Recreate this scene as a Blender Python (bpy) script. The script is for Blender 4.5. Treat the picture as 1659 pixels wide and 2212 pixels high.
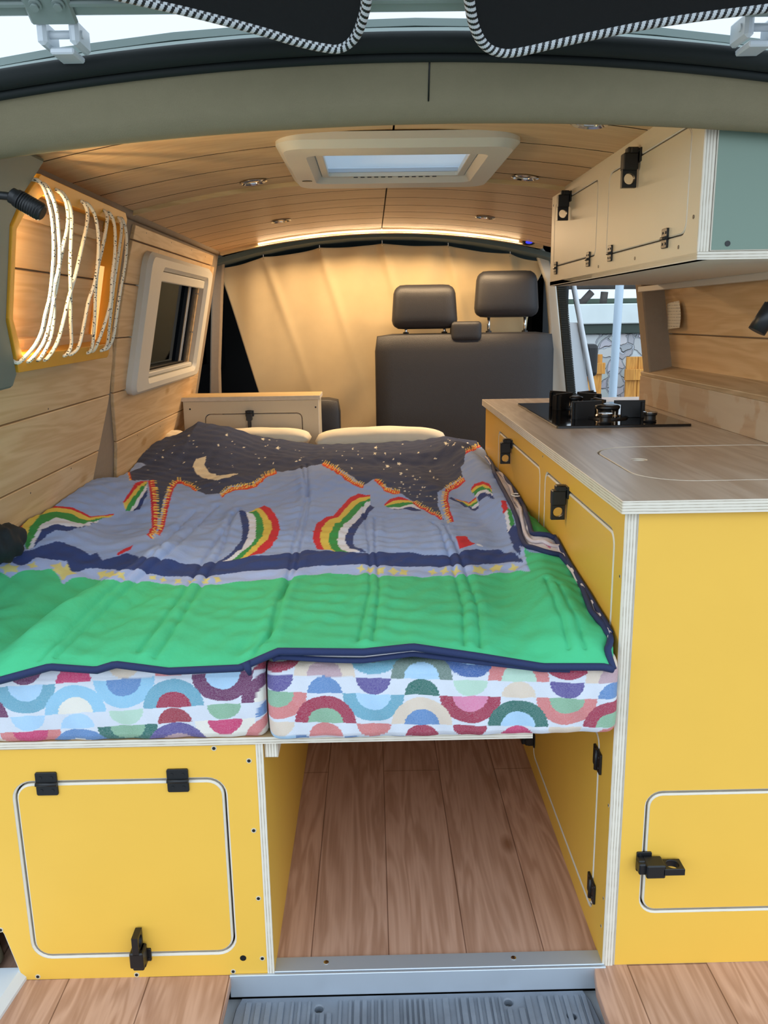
import bpy, bmesh, math, random
import numpy as np
from mathutils import Vector, Matrix
from mathutils.geometry import tessellate_polygon
for o in list(bpy.data.objects): bpy.data.objects.remove(o)
scene=bpy.context.scene
col=scene.collection
# ---------------- camera, world, exposure, large lights ----------------
cam_data=bpy.data.cameras.new('camera'); cam=bpy.data.objects.new('camera',cam_data); col.objects.link(cam)
yaw,pitch,roll=.01213,.22687,-.01487
fwd=Vector((math.sin(yaw)*math.cos(pitch),math.cos(yaw)*math.cos(pitch),-math.sin(pitch)))
r0=Vector((math.cos(yaw),-math.sin(yaw),0)); u0=r0.cross(fwd)
rt=r0*math.cos(roll)+u0*math.sin(roll); up=rt.cross(fwd)
cam.matrix_world=Matrix(((rt.x,up.x,-fwd.x,0),(rt.y,up.y,-fwd.y,-1.243),(rt.z,up.z,-fwd.z,1.1),(0,0,0,1)))
cam_data.sensor_fit='VERTICAL'; cam_data.sensor_height=24; cam_data.lens=1814*24/2212; cam_data.clip_start=.02
scene.camera=cam
scene.view_settings.view_transform='Standard'; scene.view_settings.look='None'
scene.view_settings.gamma=1; scene.view_settings.use_curve_mapping=False
scene.view_settings.exposure=0.0
world=bpy.data.worlds.new('sky'); scene.world=world; world.use_nodes=True
wn=world.node_tree.nodes; wl=world.node_tree.links
bg=wn['Background']
tc=wn.new('ShaderNodeTexCoord'); sp=wn.new('ShaderNodeSeparateXYZ'); wl.new(tc.outputs['Generated'],sp.inputs[0])
mr=wn.new('ShaderNodeMapRange'); mr.inputs['From Min'].default_value=-.9; mr.inputs['From Max'].default_value=.5
mr.inputs['To Min'].default_value=2.5; mr.inputs['To Max'].default_value=1.25
wl.new(sp.outputs['Y'],mr.inputs['Value']); wl.new(mr.outputs[0],bg.inputs['Strength'])
bg.inputs['Color'].default_value=(.74,.87,1,1)
def area(name,loc,rot,sx,sy,power,colr,spread=math.pi):
    l=bpy.data.lights.new(name,'AREA'); l.shape='RECTANGLE'; l.size=sx; l.size_y=sy; l.energy=power; l.color=colr; l.spread=spread
    o=bpy.data.objects.new(name,l); o.location=loc; o.rotation_euler=rot; col.objects.link(o); return o
WARM=(1,.70,.40)
# LED strip on the front roof batten and the LED strip inside the rack frame
for sx in (-.34,-.13,.08,.29,.50):      # follows the curved strip
    area('front_strip_light',(sx,2.2745,1.455-.17*(sx-.07)**2-.019),(math.radians(-10),math.atan(.34*(sx-.07)),0),.205,.008,2.7,WARM)
area('rack_strip_light',(-.620,.305,1.205),(0,math.radians(-75),0),.30,.02,3.4,(1,.74,.40))

# ---------------- materials ----------------
def lin(c):
    if isinstance(c,str): c=[int(c[i:i+2],16)/255 for i in (0,2,4)]
    return tuple((v/12.92 if v<=.04045 else ((v+.055)/1.055)**2.4) for v in c)+(1,)
def new_mat(name):
    m=bpy.data.materials.new(name); m.use_nodes=True
    return m,m.node_tree.nodes,m.node_tree.links,m.node_tree.nodes['Principled BSDF']
def M(name,c,rough=.6,metal=0,noise=0,nscale=30,bump=0,bscale=200,spec=.5,emit=None,estr=0):
    m,n,l,b=new_mat(name)
    b.inputs['Roughness'].default_value=rough; b.inputs['Metallic'].default_value=metal; b.inputs['Specular IOR Level'].default_value=spec
    t=n.new('ShaderNodeTexCoord'); nz=n.new('ShaderNodeTexNoise'); nz.inputs['Scale'].default_value=nscale; nz.inputs['Detail'].default_value=4
    l.new(t.outputs['Object'],nz.inputs['Vector'])
    mx=n.new('ShaderNodeMix'); mx.data_type='RGBA'; cc=lin(c)
    mx.inputs[6].default_value=tuple(v*(1-noise) for v in cc[:3])+(1,); mx.inputs[7].default_value=tuple(min(1,v*(1+noise)) for v in cc[:3])+(1,)
    l.new(nz.outputs['Fac'],mx.inputs[0]); l.new(mx.outputs[2],b.inputs['Base Color'])
    if bump:
        n2=n.new('ShaderNodeTexNoise'); n2.inputs['Scale'].default_value=bscale; n2.inputs['Detail'].default_value=3; l.new(t.outputs['Object'],n2.inputs['Vector'])
        bp=n.new('ShaderNodeBump'); bp.inputs['Strength'].default_value=bump; bp.inputs['Distance'].default_value=.002
        l.new(n2.outputs['Fac'],bp.inputs['Height']); l.new(bp.outputs[0],b.inputs['Normal'])
    if emit: b.inputs['Emission Color'].default_value=lin(emit); b.inputs['Emission Strength'].default_value=estr
    return m
def wood(name,c1,c2,axis='Y',scale=1.0,rough=.55,plank=None,knots=True,contrast=1.0,spec=.4):
    """grain stretched along one axis; plank=(direction axis, width, offset, length) adds per-board tone"""
    m,n,l,b=new_mat(name); b.inputs['Roughness'].default_value=rough; b.inputs['Specular IOR Level'].default_value=spec
    t=n.new('ShaderNodeTexCoord'); mp=n.new('ShaderNodeMapping'); l.new(t.outputs['Object'],mp.inputs[0])
    s=[14,14,14]; s['XYZ'.index(axis)]=1.3; mp.inputs['Scale'].default_value=[v*scale for v in s]
    n1=n.new('ShaderNodeTexNoise'); n1.inputs['Scale'].default_value=1.0; n1.inputs['Detail'].default_value=3; n1.inputs['Distortion'].default_value=.6; l.new(mp.outputs[0],n1.inputs[0])
    # rings: sin of warped noise
    mu=n.new('ShaderNodeMath'); mu.operation='MULTIPLY'; mu.inputs[1].default_value=42; l.new(n1.outputs['Fac'],mu.inputs[0])
    si=n.new('ShaderNodeMath'); si.operation='SINE'; l.new(mu.outputs[0],si.inputs[0])
    mp2=n.new('ShaderNodeMapping'); l.new(t.outputs['Object'],mp2.inputs[0]); s2=[160,160,160]; s2['XYZ'.index(axis)]=4; mp2.inputs['Scale'].default_value=[v*scale for v in s2]
    n2=n.new('ShaderNodeTexNoise'); n2.inputs['Scale'].default_value=1; n2.inputs['Detail'].default_value=2; l.new(mp2.outputs[0],n2.inputs[0])
    ad=n.new('ShaderNodeMath'); ad.operation='MULTIPLY_ADD'; ad.inputs[1].default_value=.22*contrast; ad.inputs[2].default_value=.25; l.new(si.outputs[0],ad.inputs[0])
    a2=n.new('ShaderNodeMath'); a2.operation='MULTIPLY_ADD'; a2.inputs[1].default_value=.5*contrast; l.new(n2.outputs['Fac'],a2.inputs[0]); l.new(ad.outputs[0],a2.inputs[2])
    fac=a2.outputs[0]
    if knots:
        mp3=n.new('ShaderNodeMapping'); l.new(t.outputs['Object'],mp3.inputs[0]); s3=[7,7,7]; s3['XYZ'.index(axis)]=3.2; mp3.inputs['Scale'].default_value=s3
        vo=n.new('ShaderNodeTexVoronoi'); vo.inputs['Scale'].default_value=1; l.new(mp3.outputs[0],vo.inputs['Vector'])
        kr=n.new('ShaderNodeMapRange'); kr.inputs['From Min'].default_value=.03; kr.inputs['From Max'].default_value=.13; kr.inputs['To Min'].default_value=.7; kr.inputs['To Max'].default_value=0
        l.new(vo.outputs['Distance'],kr.inputs[0]); a3=n.new('ShaderNodeMath'); a3.operation='ADD'; l.new(fac,a3.inputs[0]); l.new(kr.outputs[0],a3.inputs[1]); fac=a3.outputs[0]
    mx=n.new('ShaderNodeMix'); mx.data_type='RGBA'; mx.inputs[6].default_value=lin(c1); mx.inputs[7].default_value=lin(c2)
    l.new(fac,mx.inputs[0]); out=mx.outputs[2]
    if plank:
        sp=n.new('ShaderNodeSeparateXYZ'); l.new(t.outputs['Object'],sp.inputs[0]); cb=n.new('ShaderNodeCombineXYZ')
        l.new(sp.outputs[axis],cb.inputs[0])
        of=n.new('ShaderNodeMath'); of.operation='SUBTRACT'; of.inputs[1].default_value=plank[2]; l.new(sp.outputs[plank[0]],of.inputs[0]); l.new(of.outputs[0],cb.inputs[1])
        br=n.new('ShaderNodeTexBrick'); br.offset=.37; br.inputs['Scale'].default_value=1; br.inputs['Brick Width'].default_value=plank[3]; br.inputs['Row Height'].default_value=plank[1]
        br.inputs['Mortar Size'].default_value=.0011; br.inputs['Mortar Smooth'].default_value=0
        br.inputs['Color1'].default_value=(.92,.92,.92,1); br.inputs['Color2'].default_value=(1.06,1.05,1.04,1); br.inputs['Mortar'].default_value=(.42,.36,.34,1)
        l.new(cb.outputs[0],br.inputs['Vector'])
        m2=n.new('ShaderNodeMix'); m2.data_type='RGBA'; m2.blend_type='MULTIPLY'; m2.inputs[0].default_value=1; l.new(out,m2.inputs[6]); l.new(br.outputs['Color'],m2.inputs[7]); out=m2.outputs[2]
    l.new(out,b.inputs['Base Color'])
    bp=n.new('ShaderNodeBump'); bp.inputs['Strength'].default_value=.15; bp.inputs['Distance'].default_value=.001; l.new(n2.outputs['Fac'],bp.inputs['Height']); l.new(bp.outputs[0],b.inputs['Normal'])
    return m
def ply_edge(name,axis='Z',light='DDD4C4',dark='8F7C62',period=.0046):
    m,n,l,b=new_mat(name); b.inputs['Roughness'].default_value=.7
    t=n.new('ShaderNodeTexCoord'); sp=n.new('ShaderNodeSeparateXYZ'); l.new(t.outputs['Object'],sp.inputs[0])
    nz=n.new('ShaderNodeTexNoise'); nz.inputs['Scale'].default_value=25; l.new(t.outputs['Object'],nz.inputs[0])
    a=n.new('ShaderNodeMath'); a.operation='MULTIPLY_ADD'; a.inputs[1].default_value=.0012; l.new(nz.outputs['Fac'],a.inputs[0]); l.new(sp.outputs[axis],a.inputs[2])
    mu=n.new('ShaderNodeMath'); mu.operation='MULTIPLY'; mu.inputs[1].default_value=2*math.pi/period; l.new(a.outputs[0],mu.inputs[0])
    si=n.new('ShaderNodeMath'); si.operation='SINE'; l.new(mu.outputs[0],si.inputs[0])
    rp=n.new('ShaderNodeMapRange'); rp.inputs['From Min'].default_value=.0; rp.inputs['From Max'].default_value=.8; l.new(si.outputs[0],rp.inputs[0])
    n3=n.new('ShaderNodeTexNoise'); n3.inputs['Scale'].default_value=60; l.new(t.outputs['Object'],n3.inputs[0])
    mm=n.new('ShaderNodeMath'); mm.operation='MULTIPLY'; l.new(rp.outputs[0],mm.inputs[0]); l.new(n3.outputs['Fac'],mm.inputs[1])
    mx=n.new('ShaderNodeMix'); mx.data_type='RGBA'; mx.inputs[6].default_value=lin(light); mx.inputs[7].default_value=lin(dark); l.new(mm.outputs[0],mx.inputs[0]); l.new(mx.outputs[2],b.inputs['Base Color'])
    return m
def vcol(name,rough=.85,bump=.25,bscale=90,weave=0):
    m,n,l,b=new_mat(name); b.inputs['Roughness'].default_value=rough; b.inputs['Specular IOR Level'].default_value=.2
    a=n.new('ShaderNodeVertexColor'); a.layer_name='Col'
    t=n.new('ShaderNodeTexCoord'); nz=n.new('ShaderNodeTexNoise'); nz.inputs['Scale'].default_value=bscale; nz.inputs['Detail'].default_value=6; l.new(t.outputs['Object'],nz.inputs[0])
    out=a.outputs['Color']
    if weave:
        n2=n.new('ShaderNodeTexNoise'); n2.inputs['Scale'].default_value=1; mp=n.new('ShaderNodeMapping'); mp.inputs['Scale'].default_value=(500,300,1300); l.new(t.outputs['Object'],mp.inputs[0]); l.new(mp.outputs[0],n2.inputs[0])
        mr=n.new('ShaderNodeMapRange'); mr.inputs['From Min'].default_value=.35; mr.inputs['From Max'].default_value=.65; mr.inputs['To Min'].default_value=0; mr.inputs['To Max'].default_value=weave; l.new(n2.outputs['Fac'],mr.inputs[0])
        mx=n.new('ShaderNodeMix'); mx.data_type='RGBA'; l.new(mr.outputs[0],mx.inputs[0]); l.new(out,mx.inputs[6]); mx.inputs[7].default_value=(.75,.77,.8,1); out=mx.outputs[2]
    l.new(out,b.inputs['Base Color'])
    bp=n.new('ShaderNodeBump'); bp.inputs['Strength'].default_value=bump; bp.inputs['Distance'].default_value=.004; l.new(nz.outputs['Fac'],bp.inputs['Height']); l.new(bp.outputs[0],b.inputs['Normal'])
    return m
YEL=M('yellow laminate','E9B74A',.42,noise=.03,nscale=8,spec=.35)
YDEEP=M('yellow stained plywood','D99A2B',.5,noise=.12,nscale=14)
PLY=ply_edge('plywood edge')
PLYX=ply_edge('plywood edge across',axis='X')
CREAM=M('cream laminate','CFC3A9',.5,noise=.03,nscale=8)
MINT=M('mint laminate','8FB5A0',.5,noise=.03,nscale=8)
PINE=wood('pine boards','E3C59A','BE9562','X',1.0,.6,contrast=.75)
PINEC=wood('pine ceiling boards','E2C091','C2976A','X',.9,.5,contrast=.6)
OAK=wood('oak laminate floor','D6AE97','94694F','Y',1.25,.38,plank=('X',.1385,.0125,1.05),knots=True,contrast=.8)
WTOP=wood('grey washed plywood top','C9BBAB','A08C79','Y',.8,.32,knots=False,contrast=.9,spec=.5)
BATTEN=wood('pale batten','E5CFA0','C3A06A','X',1,.5,knots=False)
GATEW=wood('orange stained boards','D89B45','A86A25','Z',1,.6,plank=('X',.13,.02,4))
FELT=M('grey brown felt','9A8A77',.95,noise=.08,nscale=60,bump=.3,bscale=500,spec=.1)
HEADF=M('olive grey headliner felt','8A8068',.95,noise=.06,nscale=40,bump=.3,bscale=500,spec=.1)
BLK=M('black plastic','101113',.42,noise=.1)
RUB=M('black rubber seal','0C1514',.75,bump=.3,bscale=60)
MAT=M('scuffed black plastic tread','7A838F',.5,noise=.45,nscale=14,bump=.4,bscale=120)
ALU=M('brushed aluminium','C3CBD4',.42,.55,noise=.08,nscale=5)
STEEL=M('bright steel','D8D8D6',.15,1)
WPLAS=M('off white plastic','D9D5C8',.4,noise=.02)
WPAINT=M('white car paint','D5DCE2',.25,noise=.02)
GPAINT=M('grey green painted metal','8F9C98',.35,noise=.04,nscale=8)
DCLOTH=M('dark window cover cloth','0B0C0F',.9,bump=.4,bscale=80)
CURT=M('beige curtain cloth','E2CCA2',.9,noise=.05,nscale=20,bump=.25,bscale=14,spec=.15)
LEATH=M('dark grey vinyl','26262A',.5,noise=.1,nscale=50,bump=.35,bscale=400)
LINEN=M('cream linen','F4EAD2',.9,noise=.05,bump=.4,bscale=25,spec=.15)
DARKM=M('dark cab plastic','0E1215',.6,noise=.2)
CABG=M('dark teal cab headliner','56686A',.8)
def glass(name,tint,rough=.02,refl=(.9,.95,1,1)):
    m,n,l,b=new_mat(name); n.remove(b)
    g=n.new('ShaderNodeBsdfGlossy'); g.inputs['Roughness'].default_value=rough; g.inputs['Color'].default_value=refl
    tr=n.new('ShaderNodeBsdfTransparent'); tr.inputs['Color'].default_value=tint
    fr=n.new('ShaderNodeFresnel'); fr.inputs['IOR'].default_value=1.28
    mx=n.new('ShaderNodeMixShader'); l.new(fr.outputs[0],mx.inputs[0]); l.new(tr.outputs[0],mx.inputs[1]); l.new(g.outputs[0],mx.inputs[2]); l.new(mx.outputs[0],n['Material Output'].inputs['Surface'])
    return m
TINT=glass('privacy glass',(.07,.085,.11,1),refl=(.30,.38,.5,1))
ACRYL=glass('clear acrylic',(.86,.92,.97,1))
HOBG=M('black hob glass','05060A',.06,spec=.8)
LEDM=M('warm led strip','FFF0D0',.5,emit='FFD9A0',estr=3.2)

# ---------------- object helpers ----------------
WM={}
def link(o,parent=None,W=None,kind=None):
    W=W or Matrix.Identity(4); col.objects.link(o); WM[o.name]=W
    if parent is not None:
        o.parent=parent; o.matrix_local=WM[parent.name].inverted()@W
    else: o.matrix_world=W
    if kind: o['kind']=kind
    return o
def thing(name,label,cat,loc,group=None):
    o=bpy.data.objects.new(name,None); o.empty_display_size=.05
    link(o,None,Matrix.Translation(loc)); o['label']=label; o['category']=cat
    if group: o['group']=group
    return o
def tag(o,label,cat,group=None,kind=None):
    o['label']=label; o['category']=cat
    if group: o['group']=group
    if kind: o['kind']=kind
    return o
def frame(o,x,y):
    """right handed local frame: origin, local x direction, local y direction"""
    x=Vector(x).normalized(); y=Vector(y); y=(y-x*y.dot(x)).normalized(); z=x.cross(y); o=Vector(o)
    return Matrix(((x.x,y.x,z.x,o.x),(x.y,y.y,z.y,o.y),(x.z,y.z,z.z,o.z),(0,0,0,1)))
def from_bm(name,bm,mats,parent=None,W=None,kind=None,smooth=False,auto=None):
    me=bpy.data.meshes.new(name); bm.normal_update(); bm.to_mesh(me); bm.free()
    for m in (mats if isinstance(mats,(list,tuple)) else [mats]): me.materials.append(m)
    if smooth:
        for p in me.polygons: p.use_smooth=True
        if auto: me.set_sharp_from_angle(angle=auto)
    o=bpy.data.objects.new(name,me); return link(o,parent,W,kind)
def bm_box(bm,a,b,bev=0,mi=0,segs=1):
    x0,y0,z0=[min(p,q) for p,q in zip(a,b)]; x1,y1,z1=[max(p,q) for p,q in zip(a,b)]
    vs=[bm.verts.new(p) for p in((x0,y0,z0),(x1,y0,z0),(x1,y1,z0),(x0,y1,z0),(x0,y0,z1),(x1,y0,z1),(x1,y1,z1),(x0,y1,z1))]
    fs=[bm.faces.new([vs[i] for i in f]) for f in((0,3,2,1),(4,5,6,7),(0,1,5,4),(1,2,6,5),(2,3,7,6),(3,0,4,7))]
    for f_ in fs: f_.material_index=mi
    if bev:
        es={e for f_ in fs for e in f_.edges}
        r=bmesh.ops.bevel(bm,geom=list(es),offset=bev,segments=segs,affect='EDGES',profile=.5)
        for f_ in r['faces']: f_.material_index=mi
def box(name,a,b,mat,parent=None,W=None,bev=.0008,kind=None,segs=1,smooth=False):
    bm=bmesh.new(); bm_box(bm,a,b,bev,0,segs); return from_bm(name,bm,mat,parent,W,kind,smooth=smooth,auto=.6 if smooth else None)
def boxes(name,L,mat,parent=None,W=None,bev=.0008,kind=None):
    bm=bmesh.new()
    for a,b in L: bm_box(bm,a,b,bev)
    return from_bm(name,bm,mat,parent,W,kind)
def bm_cyl(bm,p,q,r,n=20,r2=None,mi=0,caps=True):
    p=Vector(p);q=Vector(q); d=(q-p).normalized(); a=d.orthogonal().normalized(); b=d.cross(a); r2=r if r2 is None else r2
    R=[[bm.verts.new(c+a*rr*math.cos(2*math.pi*i/n)+b*rr*math.sin(2*math.pi*i/n)) for i in range(n)] for c,rr in((p,r),(q,r2))]
    for i in range(n):
        f_=bm.faces.new((R[0][i],R[0][(i+1)%n],R[1][(i+1)%n],R[1][i])); f_.material_index=mi; f_.smooth=True
    if caps:
        for k,rev in((0,True),(1,False)):
            f_=bm.faces.new(R[k][::-1] if rev else R[k]); f_.material_index=mi
def cyl(name,p,q,r,mat,parent=None,W=None,n=20,r2=None,kind=None):
    bm=bmesh.new(); bm_cyl(bm,p,q,r,n,r2); return from_bm(name,bm,mat,parent,W,kind)
def lathe(name,prof,mat,parent=None,W=None,n=28):
    bm=bmesh.new(); R=[[bm.verts.new((r*math.cos(2*math.pi*i/n),r*math.sin(2*math.pi*i/n),z)) for i in range(n)] for r,z in prof]
    for a,b in zip(R,R[1:]):
        for i in range(n): bm.faces.new((a[i],a[(i+1)%n],b[(i+1)%n],b[i]))
    if prof[-1][0]>1e-5: bm.faces.new(R[-1])
    if prof[0][0]>1e-5: bm.faces.new(R[0][::-1])
    return from_bm(name,bm,mat,parent,W,smooth=True,auto=.7)
def smooth_path(P,n=6,closed=False):
    P=[Vector(p) for p in P]; out=[]; N=len(P)
    for i in range(N if closed else N-1):
        if closed: a,b,c,d=P[(i-1)%N],P[i],P[(i+1)%N],P[(i+2)%N]
        else: a,b,c,d=P[max(0,i-1)],P[i],P[i+1],P[min(N-1,i+2)]
        for k in range(n):
            t=k/n; out.append(.5*((2*b)+(c-a)*t+(2*a-5*b+4*c-d)*t*t+(3*b-a-3*c+d)*t**3))
    if not closed: out.append(P[-1])
    return out
def bm_tube(bm,P,r,n=8,closed=False,mi=0,stripe=None):
    P=[Vector(p) for p in P]; N=len(P); rings=[]; prev=None
    for i,p in enumerate(P):
        if closed: d=(P[(i+1)%N]-P[i-1])
        else: d=(P[min(N-1,i+1)]-P[max(0,i-1)])
        d.normalize()
        if prev is None: a=d.orthogonal().normalized()
        else: a=(prev-d*prev.dot(d)).normalized()
        prev=a; b=d.cross(a)
        rr=r(i/(N-1)) if callable(r) else r
        rings.append([bm.verts.new(p+a*rr*math.cos(2*math.pi*k/n)+b*rr*math.sin(2*math.pi*k/n)) for k in range(n)])
    for i in range(N if closed else N-1):
        A,B=rings[i],rings[(i+1)%N]
        for k in range(n):
            f_=bm.faces.new((A[k],A[(k+1)%n],B[(k+1)%n],B[k])); f_.smooth=True; f_.material_index=mi if not stripe else stripe(i,k)
    if not closed:
        bm.faces.new(rings[0][::-1]).material_index=mi; bm.faces.new(rings[-1]).material_index=mi
def tube(name,P,r,mat,parent=None,W=None,n=8,closed=False,kind=None,stripe=None):
    bm=bmesh.new(); bm_tube(bm,P,r,n,closed,0,stripe); return from_bm(name,bm,mat,parent,W,kind)
def ccw(L):
    a=sum(L[i-1][0]*L[i][1]-L[i][0]*L[i-1][1] for i in range(len(L))); return L if a>0 else L[::-1]
def rr(x0,y0,x1,y1,r,n=7):
    """rounded rectangle loop, counter clockwise"""
    out=[]; r=min(r,(x1-x0)/2-1e-4,(y1-y0)/2-1e-4)
    for cx,cy,a0 in((x1-r,y0+r,-90),(x1-r,y1-r,0),(x0+r,y1-r,90),(x0+r,y0+r,180)):
        for i in range(n): 
            a=math.radians(a0+90*i/(n-1)); out.append((cx+r*math.cos(a),cy+r*math.sin(a)))
    return out
def circ(cx,cy,r,n=24): return [(cx+r*math.cos(2*math.pi*i/n),cy+r*math.sin(2*math.pi*i/n)) for i in range(n)]
def inset(loop,d):
    n=len(loop); out=[]
    for i in range(n):
        p0=Vector(loop[i-1]);p=Vector(loop[i]);p1=Vector(loop[(i+1)%n])
        e0=(p-p0).normalized(); e1=(p1-p).normalized(); n0=Vector((-e0.y,e0.x)); n1=Vector((-e1.y,e1.x)); m=(n0+n1)
        if m.length<1e-6: m=n0
        m.normalize(); k=d/max(.35,m.dot(n0)); out.append(tuple(p+m*k))
    return out
def bm_plate(bm,outer,holes,t,bev=.001,face=0,edge=1,z0=0,back=None):
    """slab from z0-t to z0 (front face at z0); outer loop CCW, holes CCW (reversed here). bevel on the front rim"""
    loops=[list(outer)]+[list(h)[::-1] for h in holes]
    back=edge if back is None else back
    topL=[];midL=[];botL=[]
    for L in loops:
        I=inset(L,bev) if bev else L
        topL.append([bm.verts.new((x,y,z0)) for x,y in I]); 
        midL.append([bm.verts.new((x,y,z0-bev)) for x,y in L]) if bev else midL.append(topL[-1])
        botL.append([bm.verts.new((x,y,z0-t)) for x,y in L])
    for T,rev,mi in((topL,False,face),(botL,True,back)):
        flat=[v for L in T for v in L]
        tris=tessellate_polygon([[v.co.copy() for v in L] for L in T])
        for tr in tris:
            vs=[flat[i] for i in tr]
            if len(set(vs))<3: continue
            nrm=(vs[1].co-vs[0].co).cross(vs[2].co-vs[0].co)
            if nrm.length<1e-12: continue
            if (nrm.z<0)!=rev: vs=vs[::-1]
            try: bm.faces.new(vs).material_index=mi
            except ValueError: pass
    for a,b in ((topL,midL),(midL,botL)):
        if a is b or a[0] is b[0]: continue
        for A,B in zip(a,b):
            n=len(A)
            for i in range(n):
                try: bm.faces.new((A[i],B[i],B[(i+1)%n],A[(i+1)%n])).material_index=edge
                except ValueError: pass
def plate(name,outer,holes,t,mats,parent=None,W=None,bev=.001,kind=None,z0=0,back=None):
    bm=bmesh.new(); bm_plate(bm,outer,holes,t,bev,z0=z0,back=back); return from_bm(name,bm,mats,parent,W,kind)
def rect(x0,y0,x1,y1): return [(x0,y0),(x1,y0),(x1,y1),(x0,y1)]
def screws(parent,W,pts,r=.005,light=PLY):
    for x,y in pts:
        bm=bmesh.new(); bm_cyl(bm,(x,y,-.001),(x,y,.0006),r,14,mi=1); bm_cyl(bm,(x,y,0),(x,y,.0010),r*.62,12,mi=0)
        from_bm('screw',bm,[BLK,light],parent,W)
def latch(parent,W,s=1.0,name='latch'):
    """black compression latch; local y is towards the ring tab (negative), z out of the door"""
    bm=bmesh.new()
    bm_plate(bm,rr(-.017*s,-.010*s,.017*s,.014*s,.002),[],.0035,.0006,0,0,z0=.0035)
    bm_box(bm,(-.011*s,.004*s,.003),(.011*s,.015*s,.018),.0015)
    bm_box(bm,(-.0115*s,-.024*s,.0035),(.0115*s,.006*s,.031*s),.002)
    bm_box(bm,(-.0095*s,-.024*s,.0035),(.0095*s,.016*s,.024*s),.002)
    for dx in(-.0125,.0125): bm_cyl(bm,(dx*s,.009*s,.003),(dx*s,.009*s,.0048),.0022,10)
    o=from_bm(name,bm,BLK,parent,W)
    bm=bmesh.new()
    # ring tab stands square to the door: outline in (out of door, down) plane
    bm_plate(bm,ccw([(.004*s,.021*s),(.004*s,.054*s),(.031*s,.054*s),(.031*s,.021*s)]),[circ(.0175*s,.0385*s,.0100*s)],.011*s,.0008,0,0,z0=.0055*s)
    from_bm('latch_ring',bm,BLK,o,W@Matrix(((0,0,1,0),(0,-1,0,0),(1,0,0,0),(0,0,0,1))))
    return o
def hinge(parent,W,s=1.0):
    """black leaf hinge, pin along local x, leaves above and below"""
    bm=bmesh.new()
    for sg in(-1,1):
        y0,y1=(.002*s,.0205*s) if sg>0 else (-.0205*s,-.002*s)
        bm_plate(bm,rr(-.0175*s,y0,.0175*s,y1,.003*s),[],.0035,.0007,0,0,z0=.004)
        for dx in(-.009,.009): bm_cyl(bm,(dx*s,sg*.0115*s,.003),(dx*s,sg*.0115*s,.0050),.0026*s,12)
    bm_cyl(bm,(-.0175*s,0,.0042),(.0175*s,0,.0042),.0036*s,14)
    return from_bm('hinge',bm,BLK,parent,W)
def panel_door(parent,W,outer_panel,doors,t=.012,front=YEL,edge=PLY,gap=.0035,bev=.0028,panel_name='front_panel',extra_holes=()):
    """one cut panel plus the doors that sit flush in its round cornered openings"""
    p=plate(panel_name,outer_panel,[rr(*d[:4],d[4]) for d in doors]+list(extra_holes),t,[front,edge],parent,W,bev=bev)
    out=[]
    for d in doors:
        x0,y0,x1,y1,r=d[:5]
        out.append(plate('door',rr(x0+gap,y0+gap,x1-gap,y1-gap,max(.002,r-gap)),[],t,[front,edge],parent,W,bev=bev))
    return p,out
def grid_mesh(name,X,Y,Z,cols=None,mat=None,parent=None,kind=None,thick=0,close=False):
    """heightfield style grid from numpy arrays (rows, cols)"""
    R,Cn=X.shape; v=np.stack([X,Y,Z],-1).reshape(-1,3)
    idx=np.arange(R*Cn).reshape(R,Cn); q=np.stack([idx[:-1,:-1],idx[:-1,1:],idx[1:,1:],idx[1:,:-1]],-1).reshape(-1,4)
    me=bpy.data.meshes.new(name); me.vertices.add(len(v)); me.vertices.foreach_set('co',v.ravel().astype(np.float32))
    me.loops.add(q.size); me.loops.foreach_set('vertex_index',q.ravel().astype(np.int32))
    me.polygons.add(len(q)); me.polygons.foreach_set('loop_start',(np.arange(len(q))*4).astype(np.int32)); me.polygons.foreach_set('loop_total',np.full(len(q),4,np.int32))
    me.update(calc_edges=True)
    me.polygons.foreach_set('use_smooth',np.ones(len(q),bool))
    if cols is not None:
        ca=me.color_attributes.new('Col','FLOAT_COLOR','POINT'); c=np.concatenate([cols.reshape(-1,3),np.ones((R*Cn,1))],1); ca.data.foreach_set('color',c.ravel().astype(np.float32))
    me.materials.append(mat); o=bpy.data.objects.new(name,me); link(o,parent,None,kind)
    if thick:
        s=o.modifiers.new('thickness','SOLIDIFY'); s.thickness=thick; s.offset=-1
    return o

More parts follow.
